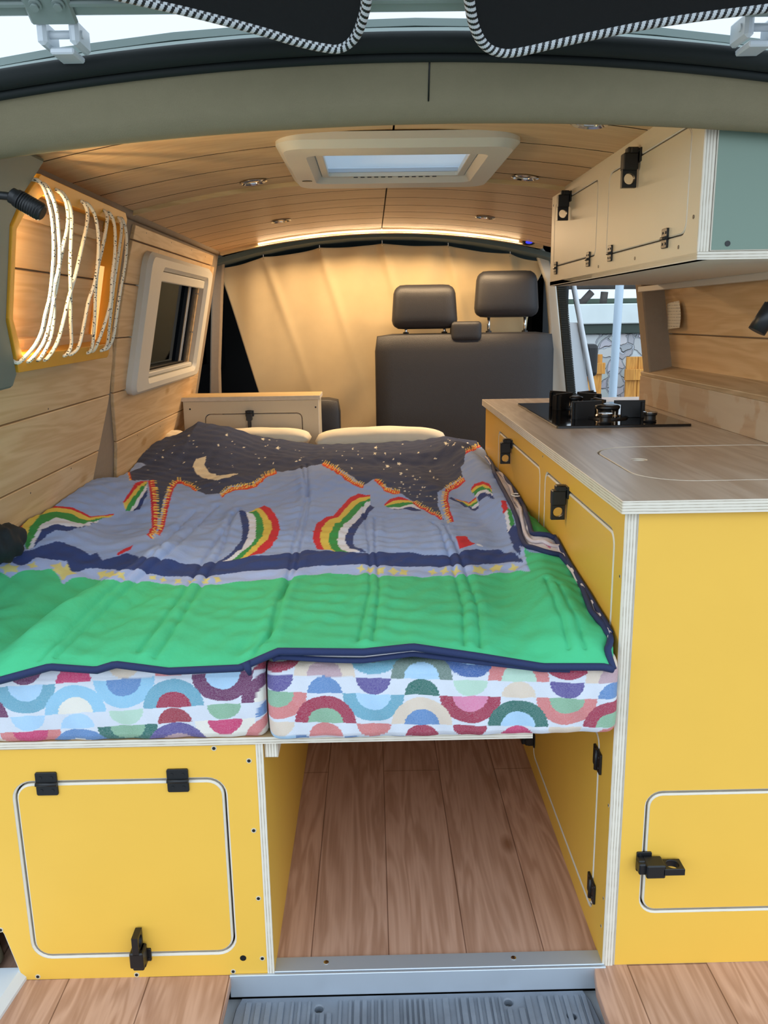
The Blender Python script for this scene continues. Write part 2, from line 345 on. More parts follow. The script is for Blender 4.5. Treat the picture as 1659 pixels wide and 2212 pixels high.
# elastic cords: (along wall, up wall, off wall)
CORDS=[
[ (0.287,-0.011,0.062),(0.304,-0.023,0.068),(0.319,-0.048,0.074),(0.329,-0.075,0.078),(0.338,-0.116,0.081),(0.341,-0.157,0.082),(0.344,-0.2,0.081),(0.339,-0.236,0.078),(0.341,-0.266,0.074),(0.327,-0.295,0.068),(0.284,-0.321,0.062) ],
[ (0.318,-0.013,0.062),(0.336,-0.028,0.069),(0.35,-0.053,0.075),(0.355,-0.08,0.079),(0.366,-0.122,0.082),(0.37,-0.165,0.082),(0.37,-0.209,0.079),(0.372,-0.254,0.075),(0.365,-0.291,0.069),(0.331,-0.321,0.062) ],
[ (0.378,-0.014,0.062),(0.396,-0.024,0.069),(0.404,-0.047,0.075),(0.398,-0.076,0.079),(0.378,-0.112,0.082),(0.367,-0.156,0.082),(0.365,-0.192,0.079),(0.391,-0.236,0.075),(0.401,-0.283,0.069),(0.377,-0.32,0.062) ],
[ (0.398,-0.014,0.062),(0.415,-0.028,0.07),(0.423,-0.051,0.076),(0.421,-0.091,0.08),(0.425,-0.135,0.082),(0.45,-0.188,0.08),(0.481,-0.245,0.076),(0.519,-0.296,0.07),(0.515,-0.319,0.062) ],
[ (0.515,-0.016,0.062),(0.523,-0.032,0.07),(0.51,-0.06,0.076),(0.484,-0.104,0.08),(0.463,-0.151,0.082),(0.445,-0.199,0.08),(0.441,-0.245,0.076),(0.436,-0.29,0.07),(0.411,-0.322,0.062) ],
[ (0.543,-0.016,0.062),(0.568,-0.032,0.07),(0.586,-0.068,0.076),(0.59,-0.115,0.08),(0.582,-0.164,0.082),(0.562,-0.205,0.08),(0.565,-0.245,0.076),(0.567,-0.299,0.07),(0.549,-0.318,0.062) ],
[ (0.657,-0.017,0.062),(0.649,-0.035,0.071),(0.617,-0.094,0.078),(0.594,-0.134,0.081),(0.597,-0.184,0.081),(0.623,-0.245,0.078),(0.652,-0.3,0.071),(0.66,-0.319,0.062) ],
[ (0.69,-0.017,0.062),(0.706,-0.041,0.071),(0.707,-0.097,0.078),(0.698,-0.149,0.081),(0.709,-0.202,0.081),(0.695,-0.256,0.078),(0.68,-0.303,0.071),(0.686,-0.317,0.062) ],
[ (0.763,-0.02,0.062),(0.758,-0.042,0.071),(0.735,-0.095,0.078),(0.72,-0.158,0.081),(0.721,-0.213,0.081),(0.735,-0.268,0.078),(0.757,-0.303,0.071),(0.755,-0.318,0.062) ],
[ (0.786,-0.019,0.062),(0.799,-0.048,0.071),(0.795,-0.102,0.078),(0.776,-0.168,0.081),(0.77,-0.223,0.081),(0.777,-0.28,0.078),(0.774,-0.308,0.071),(0.769,-0.317,0.062) ],
]
# ================= the van shell =================
def zc(x): return 1.455-.17*(x-.07)**2
def arc_slab(bm,x0,x1,y0,y1,zf,t,n=10,mi=0,side=0):
    """curved board between x0..x1, y0..y1 hanging under the arc zf(x)"""
    A=[]
    for i in range(n+1):
        x=x0+(x1-x0)*i/n; A.append([bm.verts.new((x,y,zf(x)+dz)) for y,dz in((y0,0),(y1,0),(y1,t),(y0,t))])
    for a,b in zip(A,A[1:]):
        for k in range(4):
            f_=bm.faces.new((a[k],a[(k+1)%4],b[(k+1)%4],b[k])); f_.material_index=mi if k in(0,2) or not side else side
    bm.faces.new(A[0][::-1]); bm.faces.new(A[-1])
# floor: laminate with the step cut-out and a rolled rear lip
bm=bmesh.new()
fl=[(-.82,2.6),(-.82,0),(-.63,-.02),(-.64,-.14),(-.66,-.30),(-.268,-.30),(-.262,-.05),(-.262,.0),(.370,.0),(.362,-.045),(.362,-.10),(.372,-.30),(.95,-.30),(.95,0),(.98,2.6)]
bm_plate(bm,fl,[],.02,.001,0,0,z0=-.006)
floor=from_bm('floor',bm,OAK,kind='structure')
box('floor_underlay',(-.80,.02,-.20),(.97,3.4,-.030),DARKM,kind='structure').name='trim_9'
# rear bumper / step well body below
bm=bmesh.new(); bm_box(bm,(-.9,-.34,-.35),(1.05,.02,-.066),.01)
from_bm('trim_10',bm,WPAINT,kind='structure')
bm=bmesh.new(); bm_plate(bm,[(-.95,-.34),(-.655,-.34),(-.63,-.14),(-.615,-.0),(-.60,.02),(-.95,.02)],[],.30,.012,0,0,z0=.012)
from_bm('trim_11',bm,WPAINT,kind='structure')
# painted rear pillars either side of the opening
for sgn,nm in((-1,'trim_12'),(1,'trim_13')):
    bm=bmesh.new(); P=[(-.70,.03,.0),(-.735,.035,.15),(-.795,.035,.45),(-.79,.035,.75),(-.745,.04,1.1),(-.70,.04,1.25),(-.655,.05,1.40)]
    P=[(p[0] if sgn<0 else .14-p[0]+.10,p[1],p[2]) for p in P]
    bm_tube(bm,smooth_path(P,5),.034,12); from_bm(nm,bm,HEADF,kind='structure')
    Q=[(-.985,-.35),(-.665,-.35),(-.69,.0),(-.73,.15),(-.79,.45),(-.785,.75),(-.74,1.1),(-.695,1.25),(-.65,1.38),(-.66,1.43),(-.80,1.40),(-.90,1.2),(-.975,.8)]
    Q=[(q[0] if sgn<0 else .24-q[0],q[1]) for q in Q]
    bm=bmesh.new(); bm_plate(bm,ccw(Q),[],.05,.006,0,0,z0=0); from_bm('trim_17' if sgn<0 else 'trim_18',bm,WPAINT,W=frame((0,.0,0),(1,0,0),(0,0,1)),kind='structure')
# left wall
KW=math.hypot(.215,1)
WLF=frame((-.62,0,1.36),(0,1,0),(.215,0,1))
def vz(z): return (z-1.36)*KW
bm=bmesh.new(); bm_plate(bm,rect(-.02,-1.45,2.36,.055),[rr(1.36,-.43,2.01,-.115,.03)],.03,0,z0=0); wall_l=from_bm('wall_left',bm,FELT,W=WLF,kind='structure')
edgeL=[(.985,-.80),(.985,-.72),(1.01,-.61),(1.045,-.47),(1.03,-.35),(.985,-.26),(.94,-.02)]
edgeR=[(1.25,-.80),(1.19,-.63),(1.085,-.47),(1.055,-.35),(1.047,-.26),(1.065,-.10),(1.09,0)]
def ucurve(E,v):
    E=sorted(E,key=lambda p:p[1]); return float(np.interp(v,[p[1] for p in E],[p[0] for p in E]))
VB=[-.012,vz(1.20),vz(1.06),vz(.912),vz(.765),vz(.62),vz(.47),vz(.30)]
hole=(1.36,-.43,2.01,-.115)
bm=bmesh.new()
for sec in(0,1):
    vb=VB if sec==0 else [vz(1.352),vz(1.312)]+VB[1:]
    for k,(a,b) in enumerate(zip(vb,vb[1:])):
        a-=.0018; b+=.0018; n=6; vv=[b+(a-b)*i/n for i in range(n+1)]
        if sec==0:
            lp=[(.20,b)]+[(ucurve(edgeL,v),v) for v in vv]+[(.20,a)]
            bm_plate(bm,lp,[],.009,.0015,z0=.0095)
        else:
            R=2.26-(.05 if k==0 else 0)
            if b<hole[3] and a>hole[1]:
                bm_plate(bm,[(ucurve(edgeR,v),v) for v in vv][::-1][0:0]+[(hole[0],b),(hole[0],a)]+[(ucurve(edgeR,v),v) for v in vv[::-1]],[],.009,.0015,z0=.0095)
                bm_plate(bm,rect(hole[2],b,R,a),[],.009,.0015,z0=.0095)
                if a>hole[3]: bm_plate(bm,rect(hole[0],hole[3],hole[2],a),[],.009,.0015,z0=.0095)
                if b<hole[1]: bm_plate(bm,rect(hole[0],b,hole[2],hole[1]),[],.009,.0015,z0=.0095)
            else:
                bm_plate(bm,[(R,b),(R,a)]+[(ucurve(edgeR,v),v) for v in vv[::-1]],[],.009,.0015,z0=.0095)
from_bm('boards',bm,[PINE,PINE],wall_l,WLF)
# nail dimples
bm=bmesh.new()
for u,v in((.32,-.62),(.55,-.63),(.42,-.79),(.8,-.62),(1.4,-.62),(1.7,-.63),(.3,-.45),(.6,-.45),(1.2,-.02),(1.5,-.02),(1.8,-.02),(2.05,-.025)): bm_cyl(bm,(u,v,.009),(u,v,.0098),.0022,8)
from_bm('nail',bm,BLK,wall_l,WLF)
# felt cove strip between left wall and ceiling
tube('trim_1',[(-.612,y,1.372) for y in(.14,.6,1.2,1.8,2.33)],.014,FELT,kind='structure',n=10)
# window_1 in the left wall
fr=WLF
bm=bmesh.new(); bm_plate(bm,rr(1.19,-.475,2.12,-.065,.045),[rr(1.34,-.435,2.03,-.11,.018)],.036,.012,0,0,z0=.037)
w1=from_bm('window_1',bm,WPLAS,W=WLF,kind='structure',smooth=True,auto=.5)
box('blind_cassette',(1.345,-.142,.004),(2.025,-.112,.026),WPLAS,w1,WLF,.003)
box('blind_rail',(1.345,-.433,.004),(2.025,-.418,.022),WPLAS,w1,WLF,.003)
boxes('sash_frame',[((1.362,-.425,-.028),(1.378,-.12,-.004)),((1.99,-.425,-.028),(2.008,-.12,-.004)),((1.90,-.425,-.024),(1.915,-.12,-.004)),((1.36,-.43,-.028),(2.01,-.415,-.004)),((1.36,-.13,-.028),(2.01,-.117,-.004))],BLK,w1,WLF)
boxes('sash_profile',[((1.925,-.415,-.022),(1.935,-.13,-.006)),((1.95,-.415,-.022),(1.956,-.13,-.006))],ALU,w1,WLF)
box('pane',(1.37,-.42,-.020),(2.0,-.12,-.016),TINT,w1,WLF,0)
# ceiling: felt backing and boards in two halves with the roof hatch cut out
HX0,HX1,HY0,HY1=-.122,.242,.572,.930
bm=bmesh.new()
for x0,x1,y0,y1 in((-.66,.86,.085,HY0),(-.66,HX0,HY0,HY1),(HX1,.86,HY0,HY1),(-.66,.86,HY1,2.36)): arc_slab(bm,x0,x1,y0,y1,lambda x:zc(x)+.004,.02,16)
ceil=from_bm('ceiling',bm,FELT,kind='structure')
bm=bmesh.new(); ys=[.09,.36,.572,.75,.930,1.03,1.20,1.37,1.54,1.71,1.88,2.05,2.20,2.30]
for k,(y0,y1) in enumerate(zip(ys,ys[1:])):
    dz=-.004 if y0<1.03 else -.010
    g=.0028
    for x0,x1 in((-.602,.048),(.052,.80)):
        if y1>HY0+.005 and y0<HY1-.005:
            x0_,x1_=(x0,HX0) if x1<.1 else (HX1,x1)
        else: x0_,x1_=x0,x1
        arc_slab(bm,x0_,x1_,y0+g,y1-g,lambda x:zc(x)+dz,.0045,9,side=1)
from_bm('boards',bm,[PINEC,M('board edge seam shade','4A3422',.8)],ceil)  # board side faces coloured dark to stand for shade in the seams
# batten where the front boards start lower
bm=bmesh.new(); arc_slab(bm,-.602,.80,1.017,1.028,lambda x:zc(x)-.014,.012,14); from_bm('batten',bm,BATTEN,ceil)
# roof skin
bm=bmesh.new()
for x0,x1,y0,y1 in((-.78,.92,.06,HY0),(-.78,HX0,HY0,HY1),(HX1,.92,HY0,HY1),(-.78,.92,HY1,3.6)): arc_slab(bm,x0,x1,y0,y1,lambda x:1.50-.13*(x-.07)**2,.01,10)
from_bm('trim_14',bm,GPAINT,kind='structure')
# rear header: felt sweep from the door seal to the ceiling
def sweep_x(name,prof,mat,x0,x1,n=40,parent=None,kind='structure'):
    """prof(x) -> list of (y,z)"""
    bm=bmesh.new(); R=[]
    for i in range(n+1):
        x=x0+(x1-x0)*i/n; R.append([bm.verts.new((x,y,z)) for y,z in prof(x)])
    for a,b in zip(R,R[1:]):
        for k in range(len(a)-1): f_=bm.faces.new((a[k],b[k],b[k+1],a[k+1])); f_.smooth=True
    return from_bm(name,bm,mat,parent,None,kind)
def headp(x):
    d=x-.07; s=1.455-.13*d*d; l=1.372-.09*d*d+.012*d-.5*max(0,-d-.62)**2
    return [(-.005,s-.004),(.0,s-.014),(.012,s-.7*(s-l)*.5),(.028,l+.022),(.045,l+.006),(.058,l),(.070,l+.001),(.079,l+.009),(.082,l+.03),(.083,zc(x)+.02)]
sweep_x('trim_3',headp,HEADF,-.66,.86)
hd=bpy.data.objects['trim_3']; tube('seam',[(.086,y-.0008,z) for y,z in headp(.086)[1:4]],.0012,BLK,hd)
def sealp(x):
    d=x-.07; s=1.455-.13*d*d; return [(-.012+.016*math.cos(a),s+.003+.013*math.sin(a)) for a in [math.radians(t) for t in range(0,361,30)]]
sweep_x('trim_4',sealp,RUB,-.74,.90)
def sealp2(x):
    d=x-.07; s=1.455-.13*d*d; return [(-.002+.007*math.cos(a),s-.013+.006*math.sin(a)) for a in [math.radians(t) for t in range(0,361,30)]]
sweep_x('trim_5',sealp2,RUB,-.70,.86)
def guttp(x):
    d=x-.07; s=1.455-.13*d*d; return [(.0,s+.012),(.015,s+.024),(.03,s+.026),(.05,s+.040),(.08,s+.048),(.08,s+.02)]
sweep_x('trim_6',guttp,GPAINT,-.78,.92)
# roof hatch window_2
W2=frame((.06,.75,1.420),(1,0,0),(0,-1,0))
bm=bmesh.new(); bm_plate(bm,rr(-.242,-.27,.242,.27,.06,9),[rr(-.172,-.168,.172,.168,.012)],.028,.014,0,0,z0=0)
w2=from_bm('window_2',bm,WPLAS,W=W2,kind='structure',smooth=True,auto=.5)
bm=bmesh.new()
bm_box(bm,(-.181,-.178,-.09),(-.173,.178,-.02)); bm_box(bm,(.173,-.178,-.09),(.181,.178,-.02)); bm_box(bm,(-.18,-.178,-.09),(.18,-.170,-.02)); bm_box(bm,(-.18,.170,-.09),(.18,.178,-.02))
from_bm('hatch_shaft',bm,M('white hatch shaft','F2F5F8',.5),w2,W2)
bm=bmesh.new(); bm_plate(bm,rr(-.170,-.166,.170,.166,.01),[rr(-.154,-.154,.154,.150,.006)],.012,.001,0,0,z0=-.012); from_bm('hatch_bezel',bm,WPLAS,w2,W2)
boxes('vent_slot',[((-.095+i*.0165,-.1625,-.0125),(-.085+i*.0165,-.1575,-.0105)) for i in range(6)]+[((.012+i*.0165,-.1625,-.0125),(.022+i*.0165,-.1575,-.0105)) for i in range(6)],BLK,w2,W2,bev=0)
boxes('flyscreen_rail',[((-.155,-.148,-.030),(.155,-.144,-.02)),((-.164,-.16,-.03),(-.158,.16,-.02)),((.158,-.16,-.03),(.164,.16,-.02))],ALU,w2,W2)
box('pane',(-.181,-.178,-.094),(.181,.178,-.090),ACRYL,w2,W2,0)
bm=bmesh.new(); bm_plate(bm,[(-.205+.012*math.cos(t*math.pi/8),-.13+.006*math.sin(t*math.pi/8)) for t in range(16)],[],.002,0,0,0,z0=.0012); from_bm('catch_button',bm,BLK,w2,W2)
bm=bmesh.new()
# right wall (recess), pillars and door opening
WRF=frame((.93,0,.937),(0,-1,0),(-.16,0,1))
KR=math.hypot(.16,1)
bm=bmesh.new(); bm_plate(bm,rect(-1.42,-.01,.02,.52),[],.03,0,z0=-.001); wall_r=from_bm('wall_right',bm,FELT,W=WRF,kind='structure')
bm=bmesh.new()
for a,b in((-.03,.105),(.109,.27),(.274,.42)): bm_plate(bm,rect(-1.355,a,.0,b),[],.009,.0012,z0=.009)
from_bm('boards',bm,PINE,wall_r,WRF)
bm=bmesh.new(); bm_plate(bm,[(.862,.80),(.98,.80),(.94,1.0),(.875,1.30),(.79,1.34),(.806,1.24),(.812,1.197),(.855,.91)],[],.06,.004,0,0,z0=0)
from_bm('trim_2',bm,FELT,W=frame((0,1.35,0),(1,0,0),(0,0,1)),kind='structure')
# front pillar of the sliding door: ribbed seal and beige trim
bm=bmesh.new(); n=90
A=Vector((.80,2.40,1.27)); B=Vector((.885,2.40,.60))
for i in range(n):
    p=A.lerp(B,i/n); bm_box(bm,(p.x-.018,2.395,p.z-.0028),(p.x+.018,2.42,p.z+.0028),0)
bm_tube(bm,[A+Vector((0,.02,0)),B+Vector((0,.02,0))],.019,8)
from_bm('door_1',bm,RUB,kind='structure')
bm=bmesh.new(); bm_plate(bm,[(.80,.55),(.885,.55),(.865,.75),(.838,.95),(.815,1.1),(.797,1.24),(.755,1.36),(.72,1.40),(.715,1.34),(.755,1.24),(.775,1.06),(.79,.8)],[],.03,.006,0,0,z0=0)
from_bm('trim_7',bm,WPLAS,W=frame((0,2.47,0),(1,0,0),(0,0,1)),kind='structure')
# left front pillar, cab shell
bm=bmesh.new(); bm_plate(bm,[(-.72,.6),(-.665,.6),(-.655,.9),(-.628,1.2),(-.61,1.37),(-.66,1.37),(-.69,1.0)],[],.03,.006,0,0,z0=0)
from_bm('trim_8',bm,FELT,W=frame((0,2.44,0),(1,0,0),(0,0,1)),kind='structure')
bm=bmesh.new()
bm_box(bm,(-.95,3.55,-.2),(1.1,3.6,1.5)); 
wf=from_bm('wall_front',bm,DARKM,kind='structure')
bm=bmesh.new(); bm_box(bm,(-.90,2.33,-.2),(-.86,3.58,.88)); bm_box(bm,(-.90,2.33,1.30),(-.80,3.58,1.5)); bm_box(bm,(-.90,3.3,.85),(-.82,3.58,1.35)); bm_box(bm,(-.90,2.33,.8),(-.84,2.62,1.4))
from_bm('wall_cab_left',bm,DARKM,kind='structure')
box('window_3',(-.88,2.60,.86),(-.875,3.32,1.32),TINT,kind='structure',bev=0)
bm=bmesh.new(); bm_box(bm,(.98,2.75,-.2),(1.02,3.58,.70)); bm_box(bm,(.86,2.50,1.29),(.96,3.58,1.5)); bm_box(bm,(.90,3.25,.6),(.98,3.58,1.35)); bm_box(bm,(.88,2.48,-.2),(.99,2.62,.75))
from_bm('wall_cab_right',bm,DARKM,kind='structure')
# right lower body side behind the kitchen
box('wall_body_right',(.99,-.02,-.35),(1.03,1.43,1.0),WPAINT,kind='structure',bev=0)
box('wall_body_left',(-.98,-.02,-.35),(-.94,3.58,.62),WPAINT,kind='structure',bev=0)
bm=bmesh.new(); arc_slab(bm,-.74,.84,2.36,3.56,lambda x:1.425-.20*(x-.07)**2,.02,12); from_bm('ceiling_cab',bm,CABG,kind='structure')

# ================= light fittings =================
for i,(x,y,pos) in enumerate(((-.297,.345,'rear left, nearest the tailgate and the rack'),(.392,.355,'rear right, next to the overhead cupboard'),(-.280,.935,'left of the roof hatch corner, in the middle pair'),(.385,.945,'right of the roof hatch corner, in the middle pair'),(-.292,1.70,'front left, nearest the curtain'),(.390,1.72,'front right, nearest the curtain'))):
    z=zc(x)-(.004 if y<1 else .010)
    W=frame((x,y,z),(1,0,-.34*(x-.07)),(0,-1,0))
    t=thing('ceiling_light','small round chrome ceiling spotlight, '+pos,'ceiling light',(x,y,z),'recessed ceiling spots')
    lathe('trim_ring',[(.0245,0),(.030,.0005),(.034,.0025),(.034,.004),(.029,.006),(.0245,.003),(.0235,-.003)],STEEL,t,W)
    lathe('lens',[(.0001,.0035),(.010,.003),(.018,.0015),(.0235,-.001)],STEEL,t,W)
# LED strip on the wooden front batten
t=thing('strip_light','long glowing curved LED strip across the front of the roof above the curtain','strip light',(.07,2.3,1.43))
bm=bmesh.new(); arc_slab(bm,-.60,.70,2.285,2.325,lambda x:zc(x)-.022,.018,20); from_bm('batten',bm,BATTEN,t)
bm=bmesh.new(); arc_slab(bm,-.445,.60,2.277,2.2845,lambda x:zc(x)-.017,.010,20); from_bm('light_strip',bm,LEDM,t)
bm=bmesh.new(); arc_slab(bm,-.45,.605,2.2845,2.288,lambda x:zc(x)-.014,.010,20); from_bm('channel',bm,ALU,t)
t=thing('socket_switch','small oval black switch with blue light on the roof batten, right end','switch',(.64,2.28,1.395))
W=frame((.64,2.27,1.388),(1,0,0),(0,0,1)); bm=bmesh.new(); bm_plate(bm,[(.026*math.cos(k*math.pi/10),.012*math.sin(k*math.pi/10)) for k in range(20)],[],.016,.003,0,0,z0=0); from_bm('housing',bm,BLK,t,W)
bm=bmesh.new(); bm_plate(bm,[(.014*math.cos(k*math.pi/10),.006*math.sin(k*math.pi/10)) for k in range(20)],[],.002,0,0,0,z0=.001); from_bm('blue_lamp',bm,M('blue indicator','2030C0',.4,emit='3038FF',estr=1.5),t,W)['label']='glowing blue indicator'
# ================= rack frame with elastic cords =================
outer=[(.305,.002),(.819,-.001),(.838,-.014),(.825,-.332),(.815,-.338),(.300,-.342),(.232,-.245),(.211,-.095),(.251,-.042)][::-1]
inner=[(.326,-.030),(.822,-.030),(.808,-.305),(.308,-.312),(.249,-.245),(.228,-.098),(.268,-.056)][::-1]
def ccw(L):
    a=sum(L[i-1][0]*L[i][1]-L[i][0]*L[i-1][1] for i in range(len(L))); return L if a>0 else L[::-1]
bm=bmesh.new(); bm_plate(bm,ccw([(.08,.03),(.330,.03),(.3035,.005),(.2495,-.042),(.2095,-.095),(.2305,-.247),(.2985,-.344),(.285,-.370),(.22,-.372),(.08,-.35)]),[],.05,.006,0,0,z0=.056); from_bm('trim_16',bm,M('teal grey painted pillar','66706A',.6),W=WLF,kind='structure')
t=thing('cord_rack','yellow plywood wall rack laced with elastic cords on the left wall','rack',(-.60,.5,1.02))
bm=bmesh.new(); bm_plate(bm,ccw(outer),[ccw(inner)],.048,.001,0,0,z0=.058); from_bm('rack_frame',bm,YDEEP,t,WLF)
boxes('rear_rail',[((.27,-.075,.0096),(.82,-.055,.022)),((.30,-.318,.0096),(.81,-.290,.024))],PINE,t,WLF)
box('light_strip',(.282,-.235,.018),(.288,-.075,.030),LEDM,t,WLF,0)
box('light_strip',(.800,-.300,.018),(.803,-.130,.030),M('dim warm led strip','FFE3A8',.5,emit='FFC070',estr=.8),t,WLF,0)
CORDM=M('white cord','E9E4D6',.7); 
def cordmat():
    m,n,l,b=new_mat('white cord with black flecks'); b.inputs['Roughness'].default_value=.7
    tcn=n.new('ShaderNodeTexCoord'); mp=n.new('ShaderNodeMapping'); mp.inputs['Scale'].default_value=(230,230,120); l.new(tcn.outputs['Object'],mp.inputs[0])
    vo=n.new('ShaderNodeTexVoronoi'); vo.inputs['Scale'].default_value=1; l.new(mp.outputs[0],vo.inputs['Vector'])
    r=n.new('ShaderNodeMapRange'); r.inputs['From Min'].default_value=.26; r.inputs['From Max'].default_value=.30; l.new(vo.outputs['Distance'],r.inputs[0])
    mx=n.new('ShaderNodeMix'); mx.data_type='RGBA'; mx.inputs[6].default_value=(.03,.03,.03,1); mx.inputs[7].default_value=lin('E4DDCB'); l.new(r.outputs[0],mx.inputs[0]); l.new(mx.outputs[2],b.inputs['Base Color']); return m
CM=cordmat()
for C_ in CORDS:
    P=[C_[0][:2]+(.050,)]+list(C_)+[C_[-1][:2]+(.050,)]
    tube('elastic_cord',smooth_path(P,5),.0036,CM,t,WLF,n=8)
# tailgate handle / grip at the far left
t=thing('gas_strut','black ribbed cylinder end of a strut at the rear left, on a thin rod','strut',(-.50,-.02,1.27))
a=Vector((-.487,0,1.268)); b=Vector((-.452,0,1.245)); 
bm=bmesh.new(); bm_cyl(bm,(-.489,.0,1.270),(-.4565,-.0,1.2505),.0125,20); bm_cyl(bm,(-.4565,0,1.2505),(-.4545,0,1.2493),.0125,20,r2=.0095); 
d=(Vector((-.4565,0,1.2505))-Vector((-.489,0,1.270))).normalized()
for k in range(9):
    c=Vector((-.485,0,1.2676))+d*.0036*k; bm_cyl(bm,c,c+d*.0015,.0131,20)
from_bm('grip',bm,BLK,t)
tube('rod',smooth_path([(-.70,.05,1.30),(-.60,.02,1.282),(-.535,.005,1.276),(-.505,0,1.273),(-.488,0,1.270)],5),.0055,BLK,t)
lathe('collar',[(.008,-.006),(.011,-.004),(.011,.004),(.008,.006)],BLK,t,frame((-.492,0,1.2717),(0,1,0),Vector((0,1,0)).cross(d)*-1 if False else (.5,0,.86)))

import numpy as _np
def quilt_h(x, y):
    """height of the quilt's top surface above the floor"""
    x=_np.asarray(x,float); y=_np.asarray(y,float)
    def S(a,b,v):
        t=_np.clip((v-a)/(b-a),0,1); return t*t*(3-2*t)
    def G(cx,cy,sx,sy,rot,amp):
        c,s=_np.cos(rot),_np.sin(rot); u=(x-cx)*c+(y-cy)*s; v=-(x-cx)*s+(y-cy)*c
        return amp*_np.exp(-.5*(u/sx)**2-.5*(v/sy)**2)
    h=0.612+0.010*S(0,1.0,y)+0.03*S(1.25,1.75,y)
    h=h+0.060*S(-.58,-.76,x)*S(.15,.45,y)*(1-.6*S(.8,1.3,y))
    h=h+G(-.62,1.80,.13,.20,0,.055)+G(-.60,.95,.09,.14,.3,.040)+G(-.43,1.13,.07,.10,-.2,.035)
    h=h+G(-.14,1.22,.16,.12,.15,.035)+G(.08,1.15,.09,.12,0,.018)
    h=h+G(.31,1.38,.035,.30,.10,.050)+G(.33,.72,.03,.22,.12,.034)+G(.32,.25,.035,.22,-.06,.030)
    h=h-G(.25,.95,.03,.30,.12,.016)-G(.24,.2,.03,.2,-.08,.012)
    h=h+G(-.50,.20,.028,.26,-.28,.032)-G(-.585,.18,.032,.25,-.28,.030)-G(-.44,.20,.03,.22,-.2,.010)
    h=h+G(-.63,.52,.06,.08,.4,.026)+G(-.50,.55,.045,.09,.2,.020)
    h=h+G(-.10,.45,.30,.05,.1,.008)-G(-.1,.75,.3,.05,-.1,.006)+G(.1,1.55,.35,.035,.05,.014)-G(.05,1.47,.3,.03,.1,.010)
    # slow crumple
    h=h+.0052*_np.sin(9.1*x+4.3*y+.6)*_np.sin(7.3*y-3.1*x+1.1)+.0028*_np.sin(23*x-9*y)*_np.sin(17*y+8*x+.4)
    h=h+.0012*_np.sin(55*x+13*y+2*_np.sin(9*y))*_np.sin(31*y-21*x)
    # front droop and the wavy hem
    ex=[-.80,-.58,-.50,-.43,-.40,-.32,-.21,-.18,-.15,-.02,.056,.163,.256,.35,.40]
    ez=[.575,.583,.604,.597,.606,.593,.596,.609,.622,.618,.625,.606,.588,.586,.572]
    hem=_np.interp(x,ex,ez)-.012
    k=_np.exp(-_np.clip(y+.035,0,1)/.055)
    h=h*(1-k)+hem*k
    rz=_np.interp(x,[-.78,-.70,-.63,-.52,-.42,-.21,.0,.15,.26,.40],[.69,.70,.745,.725,.69,.655,.657,.663,.677,.655])
    k=_np.exp(-_np.clip(1.8-y,0,3)/.16)
    return h*(1-k)+rz*k

